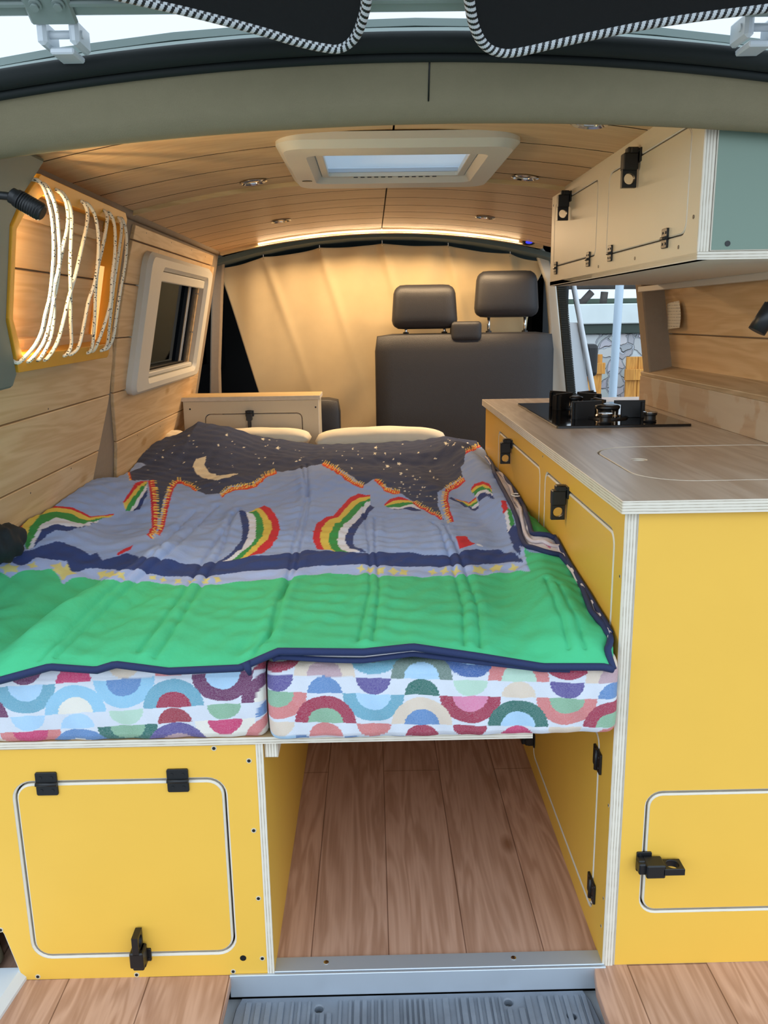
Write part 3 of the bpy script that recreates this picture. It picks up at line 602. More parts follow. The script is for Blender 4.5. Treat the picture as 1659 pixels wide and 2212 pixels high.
QUILT_PATTERN=[('GF',[-781,310,-773,308,-766,307,-758,306,-751,305,-744,305,-737,306,-731,307,-724,307,-717,307,-709,303,-701,299,-694,295,-690,304,-686,313,-680,317,-675,322,-669,327,-664,332,-658,336,-652,340,-646,344,-641,349,-635,353,-626,344,-617,335,-609,321,-602,309,-598,322,-593,335,-587,341,-580,347,-574,354,-567,356,-560,358,-553,360,-546,362,-492,227,-484,227,-478,231,-471,236,-466,242,-461,248,-456,255,-451,261,-446,268,-440,274,-435,280,-429,285,-423,289,-417,291,-410,291,-402,289,-394,283,-384,273,-376,265,-367,260,-354,255,-348,257,-341,259,-334,260,-328,262,-321,263,-314,264,-308,266,-300,267,-293,269,-286,271,-280,274,-273,277,-266,280,-259,283,-252,286,-244,290,-237,293,-230,295,-222,297,-214,300,-206,297,-197,296,-188,296,-180,295,-173,300,-167,306,-160,312,-153,317,-147,323,-140,330,-132,334,-124,338,-116,342,-108,345,-100,347,-91,346,-83,345,-75,344,-66,343,-59,342,-52,340,-44,337,-37,334,-30,330,-22,325,-28,340,-20,332,-13,325,-5,319,2,313,10,307,17,307,24,305,31,303,38,301,46,299,53,298,60,298,67,298,75,300,82,302,89,303,97,304,105,305,112,304,120,302,127,301,134,299,142,299,150,298,157,298,165,298,172,299,180,302,187,304,195,308,202,311,210,316,218,321,226,327,235,331,243,335,251,337,259,336,266,333,273,328,279,320,285,309,291,298,296,287,312,335,335,350,370,353,500,353,500,-200,-1000,-200,-1000,310]),
('ST',[-781,310,-773,308,-766,307,-758,306,-751,305,-744,305,-737,306,-731,307,-724,307,-717,307,-709,303,-701,299,-694,295,-690,304,-686,313,-680,317,-675,322,-669,327,-664,332,-658,336,-652,340,-646,344,-641,349,-635,353,-626,344,-617,335,-609,321,-602,309,-598,322,-593,335,-587,341,-580,347,-574,354,-567,356,-560,358,-553,360,-546,362,-492,227,-484,227,-478,231,-471,236,-466,242,-461,248,-456,255,-451,261,-446,268,-440,274,-435,280,-429,285,-423,289,-417,291,-410,291,-402,289,-394,283,-384,273,-376,265,-367,260,-354,255,-348,257,-341,259,-334,260,-328,262,-321,263,-314,264,-308,266,-300,267,-293,269,-286,271,-280,274,-273,277,-266,280,-259,283,-252,286,-244,290,-237,293,-230,295,-222,297,-214,300,-206,297,-197,296,-188,296,-180,295,-173,300,-167,306,-160,312,-153,317,-147,323,-140,330,-132,334,-124,338,-116,342,-108,345,-100,347,-91,346,-83,345,-75,344,-66,343,-59,342,-52,340,-44,337,-37,334,-30,330,-22,325,-28,340,-20,332,-13,325,-5,319,2,313,10,307,17,307,24,305,31,303,38,301,46,299,53,298,60,298,67,298,75,300,82,302,89,303,97,304,105,305,112,304,120,302,127,301,134,299,142,299,150,298,157,298,165,298,172,299,180,302,187,304,195,308,202,311,210,316,218,321,226,327,235,331,243,335,251,337,259,336,266,333,273,328,279,320,285,309,291,298,296,287,293,354,287,365,280,375,274,384,266,390,259,396,251,396,242,394,233,389,224,382,215,375,206,367,197,362,189,358,181,356,173,354,165,354,157,355,150,356,142,358,135,362,127,364,119,366,112,367,104,369,96,369,88,371,81,372,73,374,65,376,57,377,50,377,42,376,34,375,26,374,18,373,10,373,2,375,-6,377,-14,379,-23,381,-31,384,-40,385,-48,387,-57,388,-65,388,-73,388,-81,389,-89,390,-97,390,-105,390,-113,388,-120,385,-128,382,-135,377,-142,373,-149,368,-156,363,-164,359,-173,356,-181,353,-189,352,-197,352,-204,352,-212,351,-220,350,-227,349,-235,349,-242,349,-251,346,-259,344,-268,342,-275,339,-282,336,-289,332,-296,328,-302,323,-309,318,-315,314,-322,312,-329,310,-336,308,-343,307,-350,307,-358,308,-366,311,-381,322,-390,326,-397,328,-404,328,-411,326,-417,323,-424,319,-430,316,-437,313,-443,309,-450,306,-456,303,-462,295,-469,287,-476,282,-521,403,-529,406,-537,406,-545,403,-554,399,-562,394,-568,389,-575,384,-581,380,-590,366,-601,361,-611,376,-620,392,-627,391,-634,389,-640,388,-647,386,-654,385,-661,383,-668,382,-674,380,-678,369,-682,358,-685,348,-689,338,-698,340,-706,343,-715,345,-720,335,-725,327,-730,324,-736,321,-742,318,-748,316,-755,314,-761,313,-768,311,-774,311,-781,310]),
('N',[-781,310,-774,311,-768,311,-761,313,-755,314,-748,316,-742,318,-736,321,-730,324,-725,327,-720,335,-715,345,-706,343,-698,340,-689,338,-685,348,-682,358,-678,369,-674,380,-668,382,-661,383,-654,385,-647,386,-640,388,-634,389,-627,391,-620,392,-611,376,-601,361,-590,366,-581,380,-575,384,-568,389,-562,394,-554,399,-545,403,-537,406,-529,406,-521,403,-476,282,-469,287,-462,295,-456,303,-450,306,-443,309,-437,313,-430,316,-424,319,-417,323,-411,326,-404,328,-397,328,-390,326,-381,322,-366,311,-358,308,-350,307,-343,307,-336,308,-329,310,-322,312,-315,314,-309,318,-302,323,-296,328,-289,332,-282,336,-275,339,-268,342,-259,344,-251,346,-242,349,-235,349,-227,349,-220,350,-212,351,-204,352,-197,352,-189,352,-181,353,-173,356,-164,359,-156,363,-149,368,-142,373,-135,377,-128,382,-120,385,-113,388,-105,390,-97,390,-89,390,-81,389,-73,388,-65,388,-57,388,-48,387,-40,385,-31,384,-23,381,-14,379,-6,377,2,375,10,373,18,373,26,374,34,375,42,376,50,377,57,377,65,376,73,374,81,372,88,371,96,369,104,369,112,367,119,366,127,364,135,362,142,358,150,356,157,355,165,354,173,354,181,356,189,358,197,362,206,367,215,375,224,382,233,389,242,394,251,396,259,396,266,390,274,384,280,375,287,365,293,354,295,364,292,392,288,419,282,435,275,450,268,463,260,472,251,473,242,471,232,469,223,466,214,465,203,456,193,448,183,441,173,434,165,431,156,428,148,425,139,426,130,427,122,429,113,432,104,435,95,440,86,444,78,449,68,452,60,451,52,450,45,450,37,449,29,449,21,449,13,449,5,448,-4,446,-14,443,-22,446,-30,448,-39,450,-48,455,-57,462,-66,470,-76,477,-85,481,-94,484,-103,487,-113,493,-122,499,-132,504,-140,501,-148,497,-156,491,-163,485,-171,478,-178,471,-185,463,-193,458,-201,454,-208,451,-216,448,-224,446,-232,446,-240,444,-247,444,-255,442,-262,437,-269,431,-276,427,-284,422,-291,418,-298,417,-306,416,-313,416,-320,411,-326,406,-332,399,-339,393,-346,395,-354,396,-362,396,-369,395,-376,395,-384,393,-396,390,-403,389,-410,386,-416,383,-422,379,-429,376,-435,373,-443,368,-451,366,-461,372,-494,455,-506,467,-515,474,-524,478,-530,470,-537,462,-543,454,-549,445,-554,436,-560,426,-570,441,-580,457,-584,446,-587,436,-596,441,-604,447,-612,451,-621,453,-630,455,-639,457,-648,460,-655,456,-662,454,-667,446,-672,437,-676,430,-681,422,-686,414,-690,406,-694,396,-698,388,-702,379,-705,370,-709,361,-713,353,-717,345,-722,341,-728,337,-733,332,-739,329,-745,326,-751,323,-757,320,-763,318,-770,317,-776,315,-783,314]),
('S',[-705,326,-694,319,-703,314,-707,302,-713,314,-724,321,-715,326,-711,338]),
('S',[-703,322,-708,332,-699,331,-692,336,-691,323,-686,313,-695,314,-703,310]),
('S',[-669,354,-660,348,-667,343,-670,333,-675,343,-683,348,-676,354,-673,364]),
('S',[-634,372,-630,386,-624,371,-613,363,-623,356,-627,342,-633,356,-644,363]),
('S',[-621,364,-616,386,-605,365,-588,355,-602,342,-607,320,-617,340,-635,350]),
('S',[-544,375,-549,365,-552,376,-559,382,-551,388,-545,398,-542,386,-534,378]),
('S',[-527,390,-476,251,-484,246,-487,233,-536,380,-545,386,-537,392,-532,403]),
('S',[-468,261,-463,254,-470,250,-475,241,-476,254,-484,275,-474,266,-468,274]),
('S',[-425,298,-429,290,-430,300,-433,305,-428,309,-423,316,-423,307,-419,300]),
('S',[-411,305,-417,310,-412,315,-410,324,-406,315,-399,307,-405,304,-408,295]),
('S',[-378,303,-372,304,-370,286,-364,270,-372,276,-378,275,-380,293,-387,313]),
('S',[-343,272,-347,263,-350,276,-357,289,-350,289,-346,299,-343,284,-336,274]),
('S',[-321,295,-314,294,-317,283,-315,269,-322,278,-329,279,-326,290,-328,304]),
('S',[-297,298,-291,285,-297,284,-301,275,-304,290,-311,302,-304,304,-301,314]),
('S',[-26,354,-30,345,-31,358,-37,367,-30,370,-26,378,-24,366,-19,356]),
('S',[-14,357,-13,372,-7,361,0,356,-5,345,-6,328,-12,341,-19,346]),
('S',[16,341,18,321,10,328,2,324,5,343,3,362,11,355,20,360]),
('S',[32,331,24,341,32,352,36,369,40,353,48,343,40,331,36,310]),
('S',[61,335,61,309,54,323,46,325,51,345,51,367,58,355,67,355]),
('S',[118,343,123,329,115,325,109,312,109,331,103,344,112,348,118,360]),
('S',[131,325,126,340,134,342,140,353,140,335,145,320,137,319,131,307]),
('S',[163,331,168,320,160,316,153,304,153,320,147,333,156,336,162,348]),
('S',[201,348,211,357,205,338,206,322,198,324,189,318,194,335,193,350]),
('S',[214,355,223,355,214,339,210,321,206,331,197,331,205,346,209,365]),
('S',[240,352,232,336,232,354,227,364,237,373,245,387,244,369,249,356]),
('S',[249,359,246,342,241,353,232,354,241,370,245,389,249,375,258,370]),
('S',[272,361,275,374,279,358,285,346,278,343,275,331,272,346,265,355]),
('K',[-754,1319,-726,1232,-664,1027,-661,1062,-679,1168,-672,1189,-664,1209,-622,1060,-600,984,-587,942,-575,902,-566,873,-559,853,-552,832,-545,813,-538,791,-529,764,-525,771,-530,800,-533,823,-536,846,-540,871,-542,903,-549,951,-561,1026,-568,1090,-594,1237,-592,1269,-578,1255,-564,1238,-519,1085,-499,1037,-483,1013,-468,998,-452,982,-441,988,-430,995,-418,1001,-412,1022,-404,1042,-397,1063,-386,1068,-375,1076,-365,1084,-355,1093,-344,1102,-340,1134,-335,1166,-330,1201,-322,1226,-315,1264,-308,1301,-295,1297,-282,1288,-269,1277,-256,1270,-244,1268,-232,1270,-222,1292,-215,1365,-209,1454,-196,1464,-184,1470,-172,1477,-160,1484,-147,1470,-134,1448,-115,1294,-101,1236,-88,1202,-77,1182,-66,1157,-56,1136,-47,1117,-37,1102,-28,1086,-18,1100,-9,1115,6,1129,21,1097,33,1077,45,1055,58,1030,70,1007,80,991,89,975,98,957,108,938,116,920,124,903,132,884,140,859,147,830,154,801,161,778,168,760,170,737,168,789,167,836,166,885,170,937,173,980,175,1018,188,1046,202,1091,219,1162,234,1192,248,1205,261,1210,268,1226,269,1278,269,1319,281,1326,287,1362,293,1398,309,1411,338,1538,365,1660,385,1717,405,1768,500,1900,500,2300,-1000,2300,-1000,1620,-720,1400]),
('M',[-548,1492,-555,1486,-563,1481,-570,1476,-578,1471,-578,1454,-578,1436,-577,1414,-567,1387,-558,1362,-549,1338,-540,1328,-531,1317,-521,1302,-510,1282,-501,1271,-466,1129,-457,1117,-450,1111,-442,1107,-436,1112,-431,1117,-425,1122,-419,1129,-414,1137,-410,1151,-407,1174,-424,1319,-420,1339,-427,1336,-433,1334,-440,1332,-447,1330,-454,1327,-462,1325,-469,1322,-477,1319,-484,1318,-495,1332,-506,1346,-517,1361,-526,1386,-534,1409,-542,1427,-544,1449,-545,1469]),
('W2',[-508,1712,-511,1705,-510,1695,-513,1700,-517,1694,-516,1704,-519,1711,-515,1712,-514,1722,-512,1712]),
('W2',[-388,1777,-393,1769,-391,1753,-396,1764,-401,1756,-399,1771,-404,1782,-398,1781,-396,1795,-394,1780]),
('W2',[-324,1682,-330,1673,-328,1656,-333,1668,-339,1660,-337,1676,-342,1689,-335,1687,-333,1702,-331,1685]),
('W2',[-369,1775,-371,1771,-370,1763,-373,1768,-375,1765,-374,1772,-377,1777,-374,1777,-373,1784,-372,1776]),
('W2',[-606,1606,-608,1603,-607,1597,-610,1601,-613,1599,-612,1604,-614,1609,-611,1608,-610,1613,-609,1607]),
('W2',[-629,1649,-632,1648,-631,1640,-634,1648,-638,1648,-637,1653,-641,1663,-636,1657,-635,1662,-633,1654]),
('W2',[-586,1559,-588,1556,-588,1551,-590,1554,-593,1553,-592,1558,-595,1563,-592,1561,-591,1567,-589,1561]),
('W2',[-603,1441,-607,1438,-605,1430,-609,1435,-612,1432,-611,1439,-615,1444,-610,1443,-609,1450,-608,1442]),
('W2',[-518,1594,-521,1589,-520,1580,-523,1585,-527,1582,-526,1589,-529,1596,-525,1595,-524,1603,-522,1595]),
('W2',[-324,1475,-326,1474,-326,1469,-328,1473,-329,1472,-329,1475,-330,1479,-328,1478,-327,1481,-326,1477]),
('W2',[-440,1634,-442,1631,-442,1626,-444,1629,-446,1625,-446,1631,-448,1634,-445,1635,-444,1641,-443,1635]),
('W2',[-368,1464,-370,1463,-369,1458,-372,1462,-374,1460,-373,1465,-375,1469,-372,1468,-371,1472,-370,1467]),
('W2',[-248,1490,-251,1489,-251,1483,-253,1487,-256,1486,-255,1490,-257,1495,-254,1494,-252,1498,-252,1493]),
('W2',[-237,1503,-240,1500,-240,1495,-242,1498,-245,1497,-244,1502,-246,1507,-243,1506,-241,1511,-240,1504]),
('W2',[18,1687,13,1681,13,1660,9,1677,4,1673,7,1690,4,1709,9,1702,13,1720,13,1696]),
('W2',[12,1584,8,1576,8,1555,6,1571,2,1567,4,1589,2,1609,6,1602,8,1615,8,1596]),
('W2',[94,1485,88,1481,87,1468,84,1479,77,1476,81,1485,78,1493,84,1490,88,1497,88,1488]),
('W2',[54,1461,49,1451,48,1410,45,1441,40,1428,43,1462,40,1475,46,1472,49,1480,49,1468]),
('W2',[45,1559,42,1556,42,1547,40,1554,38,1552,39,1560,38,1575,40,1569,42,1588,42,1565]),
('W2',[88,1209,83,1198,82,1182,80,1192,76,1185,79,1200,77,1216,81,1214,85,1255,84,1212]),
('W2',[110,1382,108,1379,107,1367,106,1376,103,1372,105,1382,104,1390,106,1387,108,1395,108,1385]),
('W2',[71,1508,69,1506,68,1503,67,1506,64,1505,66,1508,64,1511,67,1509,69,1512,69,1508]),
('W2',[183,1378,181,1371,180,1359,178,1367,176,1362,178,1373,177,1382,180,1382,182,1393,181,1380]),
('W2',[211,1514,208,1514,207,1510,206,1513,202,1513,204,1516,203,1519,206,1518,208,1520,208,1516]),
('W2',[159,1566,155,1561,154,1549,152,1558,149,1555,152,1569,151,1601,154,1588,158,1611,156,1577]),
('W2',[37,1363,35,1354,35,1335,34,1348,32,1340,33,1357,32,1371,34,1368,36,1383,35,1367]),
('W2',[-62,1301,-64,1291,-64,1272,-66,1286,-68,1280,-67,1297,-69,1318,-67,1313,-66,1345,-65,1308]),
('W2',[-111,1463,-114,1460,-110,1369,-116,1458,-119,1456,-117,1464,-119,1471,-116,1468,-114,1474,-114,1467]),
('W2',[258,1606,254,1621,250,1580,250,1629,246,1639,250,1650,249,1675,253,1657,257,1667,255,1642]),
('W2',[274,1537,272,1538,271,1534,269,1539,266,1541,268,1544,267,1550,270,1545,272,1547,272,1542]),
('W2',[303,1511,299,1508,298,1502,297,1506,294,1506,296,1510,295,1515,298,1513,300,1518,300,1512]),
('W2',[345,1748,341,1739,339,1721,338,1733,316,1565,337,1741,337,1753,340,1752,344,1765,342,1751]),
('W2',[-552,947,-552,944,-552,939,-553,944,-555,945,-554,948,-555,954,-553,949]),
('W2',[-692,1525,-693,1524,-693,1521,-695,1524,-697,1527,-696,1528,-696,1532,-694,1527]),
('W2',[-388,1897,-389,1892,-389,1882,-390,1890,-392,1892,-391,1898,-392,1908,-390,1900]),
('W2',[256,1553,254,1554,253,1552,253,1557,252,1562,253,1560,254,1563,255,1557]),
('W2',[330,2046,327,2037,325,2021,325,2035,323,2038,326,2047,329,2063,328,2050]),
('W2',[298,1509,296,1508,295,1505,294,1508,293,1510,295,1511,296,1513,296,1510]),
('W2',[273,1745,270,1737,268,1722,269,1736,267,1740,270,1747,272,1760,271,1748]),
('W2',[61,1104,59,1103,59,1099,58,1102,57,1104,58,1105,59,1109,60,1106]),
('W2',[-522,1402,-523,1401,-523,1397,-525,1401,-527,1403,-525,1404,-525,1408,-524,1404]),
('W2',[-236,1528,-238,1524,-238,1518,-240,1524,-242,1526,-240,1530,-240,1539,-238,1530]),
('W2',[95,1546,93,1543,92,1540,91,1543,89,1546,91,1548,92,1555,93,1548]),
('W2',[-452,1443,-453,1441,-453,1437,-454,1441,-456,1442,-455,1444,-454,1448,-453,1445]),
('W2',[-33,1518,-34,1517,-35,1514,-36,1517,-38,1518,-36,1519,-35,1522,-34,1519]),
('W2',[38,1499,36,1498,34,1495,34,1497,31,1499,34,1500,35,1503,36,1500]),
('W2',[-477,1040,-478,1038,-478,1034,-479,1038,-481,1039,-480,1041,-480,1045,-479,1042]),
('W2',[-184,1493,-185,1492,-186,1490,-186,1492,-188,1494,-186,1495,-186,1497,-185,1495]),
('W2',[-706,1497,-708,1496,-708,1491,-709,1495,-712,1497,-710,1499,-710,1503,-709,1499]),
('W2',[-621,1503,-622,1501,-623,1498,-624,1501,-626,1501,-624,1503,-624,1506,-623,1503]),
('W2',[60,1413,58,1410,58,1405,57,1411,56,1414,57,1417,58,1425,58,1417]),
('W2',[-394,1576,-396,1574,-396,1569,-397,1573,-399,1575,-398,1578,-398,1582,-396,1578]),
('W2',[-574,1451,-575,1449,-575,1447,-576,1449,-578,1451,-577,1452,-577,1455,-575,1452]),
('W2',[338,2016,335,2006,332,1988,332,2003,330,2007,334,2018,337,2035,336,2021]),
('W2',[-448,1425,-449,1422,-449,1416,-451,1421,-453,1423,-451,1426,-452,1431,-450,1426]),
('W2',[41,1855,38,1852,37,1840,37,1852,34,1858,37,1862,38,1874,39,1862]),
('W2',[-681,1464,-682,1463,-682,1458,-684,1463,-687,1464,-685,1466,-685,1470,-683,1466]),
('W2',[105,2156,102,2152,101,2140,101,2152,99,2159,101,2163,102,2175,103,2162]),
('W2',[-294,2027,-296,2020,-296,2007,-298,2018,-300,2020,-298,2027,-299,2040,-297,2029]),
('W2',[318,1798,316,1795,315,1788,315,1794,313,1795,315,1799,317,1809,317,1800]),
('W2',[-34,1910,-36,1906,-36,1897,-37,1907,-39,1911,-37,1914,-36,1924,-36,1914]),
('W2',[-139,1849,-141,1845,-141,1832,-143,1845,-146,1851,-143,1856,-143,1868,-141,1855]),
('W2',[226,1986,224,1983,222,1972,222,1985,221,1992,223,1995,225,2006,225,1993]),
('W2',[-484,1657,-486,1653,-486,1647,-488,1652,-490,1652,-488,1656,-488,1662,-487,1658]),
('W2',[257,1568,255,1570,254,1566,254,1576,254,1591,255,1585,257,1596,256,1577]),
('W2',[-528,1234,-529,1231,-520,1181,-532,1234,-536,1244,-534,1248,-536,1259,-532,1246]),
('W2',[-172,1866,-174,1863,-174,1855,-175,1863,-177,1867,-176,1870,-175,1878,-174,1870]),
('W2',[-854,2052,-854,2047,-852,2036,-856,2048,-860,2053,-859,2058,-861,2070,-857,2057]),
('W2',[-732,1655,-733,1654,-733,1648,-735,1655,-737,1658,-736,1660,-737,1665,-734,1658]),
('W2',[-322,1819,-323,1814,-323,1804,-324,1812,-326,1814,-325,1819,-325,1829,-324,1821]),
('W2',[258,1371,257,1374,256,1371,255,1377,254,1384,256,1381,257,1383,257,1378]),
('W2',[184,1246,182,1236,180,1225,180,1233,178,1232,180,1241,182,1255,182,1245]),
('W2',[-749,1536,-750,1536,-750,1531,-752,1537,-755,1540,-753,1541,-754,1546,-752,1540]),
('W2',[-678,1462,-680,1460,-680,1457,-681,1460,-683,1462,-682,1464,-682,1466,-681,1463]),
('W2',[-542,1377,-544,1375,-544,1371,-545,1375,-548,1377,-546,1379,-546,1384,-545,1379]),
('W2',[-604,1584,-606,1582,-606,1579,-607,1582,-609,1583,-607,1585,-607,1588,-606,1585]),
('W2',[-368,1704,-370,1700,-370,1693,-372,1699,-374,1701,-372,1705,-372,1712,-371,1706]),
('W2',[181,1866,179,1864,178,1855,178,1866,176,1872,178,1874,179,1883,180,1873]),
('W2',[-496,1429,-498,1428,-498,1424,-499,1427,-501,1429,-500,1430,-499,1433,-498,1430]),
('W2',[-573,985,-574,981,-573,972,-576,980,-578,982,-577,987,-578,994,-576,987]),
('W2',[-96,1633,-98,1630,-99,1622,-100,1630,-102,1634,-100,1637,-100,1644,-99,1637]),
('W2',[-124,2144,-127,2138,-128,2122,-130,2138,-133,2146,-130,2152,-130,2168,-128,2152]),
('W2',[130,1141,128,1138,126,1133,126,1138,124,1139,126,1142,127,1149,128,1143]),
('W2',[-560,1514,-562,1513,-562,1511,-563,1513,-564,1514,-563,1515,-563,1518,-562,1515]),
('W2',[-117,2017,-120,2011,-120,1997,-122,2012,-125,2018,-122,2024,-122,2038,-120,2024]),
('W2',[-250,1470,-251,1469,-252,1467,-252,1469,-254,1470,-252,1471,-252,1474,-251,1471]),
('W2',[-67,1700,-69,1696,-70,1686,-71,1696,-73,1700,-71,1705,-70,1716,-69,1705]),
('W2',[-124,1633,-125,1630,-126,1622,-127,1630,-129,1634,-127,1637,-127,1644,-126,1637]),
('W2',[-67,1672,-69,1668,-70,1659,-71,1669,-74,1673,-72,1677,-71,1688,-70,1677]),
('W2',[191,1872,189,1870,187,1859,187,1871,185,1878,188,1881,189,1892,190,1879]),
('W2',[270,1905,267,1897,265,1882,265,1894,263,1898,266,1906,268,1920,268,1908]),
('W2',[-449,1859,-450,1851,-449,1839,-451,1847,-454,1847,-452,1855,-453,1867,-451,1859]),
('W2',[-99,1537,-101,1535,-102,1529,-103,1535,-106,1538,-104,1541,-103,1550,-102,1540]),
('W2',[-718,1870,-719,1866,-717,1850,-722,1869,-727,1880,-725,1883,-728,1900,-723,1881]),
('W2',[-358,1538,-360,1535,-360,1528,-362,1535,-364,1539,-362,1542,-362,1550,-360,1542]),
('W2',[-49,1552,-50,1550,-50,1544,-51,1549,-53,1551,-51,1554,-51,1562,-50,1555]),
('W2',[-344,1769,-345,1766,-345,1760,-346,1765,-348,1766,-347,1769,-347,1775,-345,1770]),
('W2',[256,1677,254,1678,252,1671,252,1682,251,1690,253,1689,254,1698,254,1686]),
('W2',[-212,2150,-214,2140,-215,2124,-217,2138,-220,2141,-217,2150,-217,2167,-215,2153]),
('W2',[-215,2027,-217,2022,-217,2013,-218,2020,-220,2022,-218,2028,-218,2037,-217,2029]),
('W2',[-620,1601,-621,1599,-621,1596,-622,1599,-624,1600,-623,1601,-623,1603,-622,1601]),
('W2',[-638,1371,-639,1370,-638,1366,-640,1369,-641,1370,-640,1371,-640,1375,-639,1372]),
('W2',[-442,1026,-443,1024,-443,1019,-445,1024,-447,1026,-445,1028,-446,1033,-444,1028]),
('W2',[-295,2149,-297,2140,-297,2123,-299,2137,-302,2140,-300,2150,-300,2167,-298,2153]),
('W2',[-700,1442,-701,1441,-701,1438,-703,1441,-705,1443,-704,1444,-703,1447,-702,1444]),
('W2',[-86,1498,-88,1496,-89,1493,-90,1496,-92,1498,-90,1499,-89,1502,-88,1499]),
('W2',[166,969,164,968,163,964,163,967,161,969,163,971,164,975,165,971]),
('W2',[-658,1502,-659,1500,-659,1497,-661,1500,-663,1502,-661,1503,-661,1506,-660,1503]),
('W2',[-432,1091,-433,1090,-433,1087,-434,1090,-436,1091,-434,1093,-434,1096,-433,1093]),
('W2',[110,1744,108,1741,107,1733,106,1741,104,1744,106,1748,108,1757,108,1748]),
('W2',[-664,1564,-666,1562,-666,1557,-668,1563,-671,1566,-669,1568,-669,1574,-667,1567]),
('W2',[-221,2150,-223,2142,-223,2127,-225,2139,-228,2143,-226,2151,-225,2166,-223,2153]),
('W2',[-562,898,-562,896,-562,894,-563,896,-564,897,-564,899,-564,901,-563,899]),
('W2',[-14,1835,-16,1831,-17,1822,-18,1832,-20,1836,-18,1840,-17,1850,-16,1840]),
('W2',[272,1671,270,1666,268,1653,268,1669,267,1678,270,1683,272,1700,271,1681]),
('W2',[-698,1349,-700,1347,-699,1341,-701,1346,-704,1348,-702,1351,-703,1357,-701,1351]),
('W2',[65,1930,62,1926,61,1913,60,1927,58,1933,60,1938,62,1951,62,1938]),
('W2',[-237,1853,-239,1846,-239,1834,-240,1844,-243,1847,-241,1854,-241,1866,-239,1856]),
('W2',[116,1087,114,1084,113,1080,113,1084,111,1086,113,1088,114,1093,114,1089]),
('W2',[-496,1589,-497,1587,-497,1584,-498,1586,-500,1587,-499,1589,-499,1593,-498,1590]),
('W2',[-165,1502,-167,1500,-167,1497,-168,1500,-170,1502,-168,1502,-168,1505,-167,1502]),
('W2',[-269,1669,-270,1667,-270,1663,-271,1667,-272,1668,-271,1670,-271,1673,-270,1670]),
('W2',[-255,1673,-256,1670,-257,1664,-258,1669,-260,1671,-258,1674,-258,1679,-257,1674]),
('W2',[278,1548,276,1548,275,1545,274,1550,273,1554,275,1553,276,1557,276,1551]),
('W2',[-49,1634,-50,1632,-51,1626,-52,1632,-54,1635,-52,1638,-52,1645,-51,1638]),
('W2',[-62,1262,-64,1256,-64,1244,-66,1256,-68,1261,-66,1266,-65,1280,-64,1267]),
('W2',[-174,1719,-176,1716,-176,1709,-177,1717,-179,1720,-177,1723,-177,1730,-176,1722]),
('W2',[-231,1553,-232,1548,-232,1539,-233,1548,-236,1552,-234,1558,-235,1573,-233,1558]),
('W2',[380,1894,376,1885,373,1868,374,1882,372,1886,375,1896,378,1913,378,1898]),
('W2',[205,1674,203,1674,202,1669,202,1675,200,1679,202,1680,203,1685,204,1679]),
('W2',[-475,1643,-476,1640,-476,1636,-478,1639,-480,1640,-478,1643,-478,1647,-477,1644]),
('W2',[369,2029,365,2018,362,2000,362,2016,360,2020,364,2031,367,2049,366,2033]),
('W2',[-470,1534,-471,1531,-472,1527,-473,1530,-475,1530,-473,1533,-473,1538,-472,1534]),
('W2',[-376,1524,-378,1520,-378,1513,-380,1520,-383,1522,-381,1525,-381,1532,-379,1526]),
('W2',[170,1811,169,1809,168,1801,167,1811,166,1816,168,1818,169,1826,169,1817]),
('W2',[-374,1689,-376,1686,-376,1681,-378,1686,-380,1687,-378,1690,-378,1696,-377,1691]),
('W2',[-488,1325,-489,1323,-489,1318,-491,1324,-494,1326,-492,1328,-492,1334,-490,1328]),
('W2',[195,1242,193,1234,191,1224,191,1232,189,1231,192,1239,193,1250,193,1242]),
('W2',[121,988,119,987,118,982,117,987,115,988,117,991,118,995,119,990]),
('W2',[104,1068,102,1067,101,1063,101,1066,99,1068,101,1070,102,1074,102,1070]),
('W2',[120,974,118,971,117,966,116,972,114,974,116,976,117,980,118,976]),
('W2',[140,1067,138,1065,137,1060,136,1065,134,1067,136,1069,138,1074,138,1069]),
('W2',[191,1222,188,1212,186,1200,186,1209,184,1209,187,1218,189,1230,189,1222]),
('W2',[124,1152,122,1150,120,1143,120,1149,118,1151,120,1154,121,1161,122,1155]),
('W2',[83,1101,80,1098,79,1091,78,1098,76,1100,79,1103,80,1110,81,1103]),
('W2',[154,978,152,976,151,974,151,976,150,977,151,979,152,982,152,979]),
('W2',[96,1171,95,1168,94,1164,94,1168,92,1169,94,1172,94,1177,95,1173]),
('W2',[146,1066,143,1064,142,1059,142,1064,140,1067,142,1069,143,1074,144,1068]),
('W2',[104,1005,102,1003,101,997,100,1002,98,1004,100,1006,101,1012,102,1007]),
('W2',[130,942,129,941,128,937,128,941,126,942,128,944,128,948,129,944]),
('W2',[90,1025,87,1022,86,1017,85,1022,83,1023,85,1026,87,1031,87,1027]),
('W2',[134,1034,131,1032,129,1026,129,1032,126,1035,129,1038,130,1044,131,1038]),
('W2',[88,1056,86,1054,85,1048,84,1054,82,1056,84,1058,85,1063,86,1058]),
('W2',[140,1186,138,1180,137,1171,136,1178,134,1181,137,1186,138,1196,138,1187]),
('W2',[125,1142,122,1139,121,1132,120,1138,118,1141,121,1144,122,1152,122,1144]),
('W2',[121,1188,118,1181,116,1169,115,1180,112,1184,116,1190,118,1206,118,1192]),
('W2',[147,984,144,981,143,975,142,981,140,984,143,986,144,992,145,986]),
('W2',[128,1006,126,1004,126,1000,125,1004,124,1006,125,1007,126,1012,127,1007]),
('W2',[100,1020,99,1018,98,1015,97,1018,96,1019,97,1021,98,1026,99,1022]),
('W2',[76,1059,73,1056,72,1050,71,1056,69,1059,71,1062,73,1068,73,1062]),
('W2',[158,990,156,988,154,982,153,987,151,988,154,991,155,997,156,992]),
('W2',[84,1118,81,1114,80,1107,79,1114,76,1116,79,1120,80,1126,81,1120]),
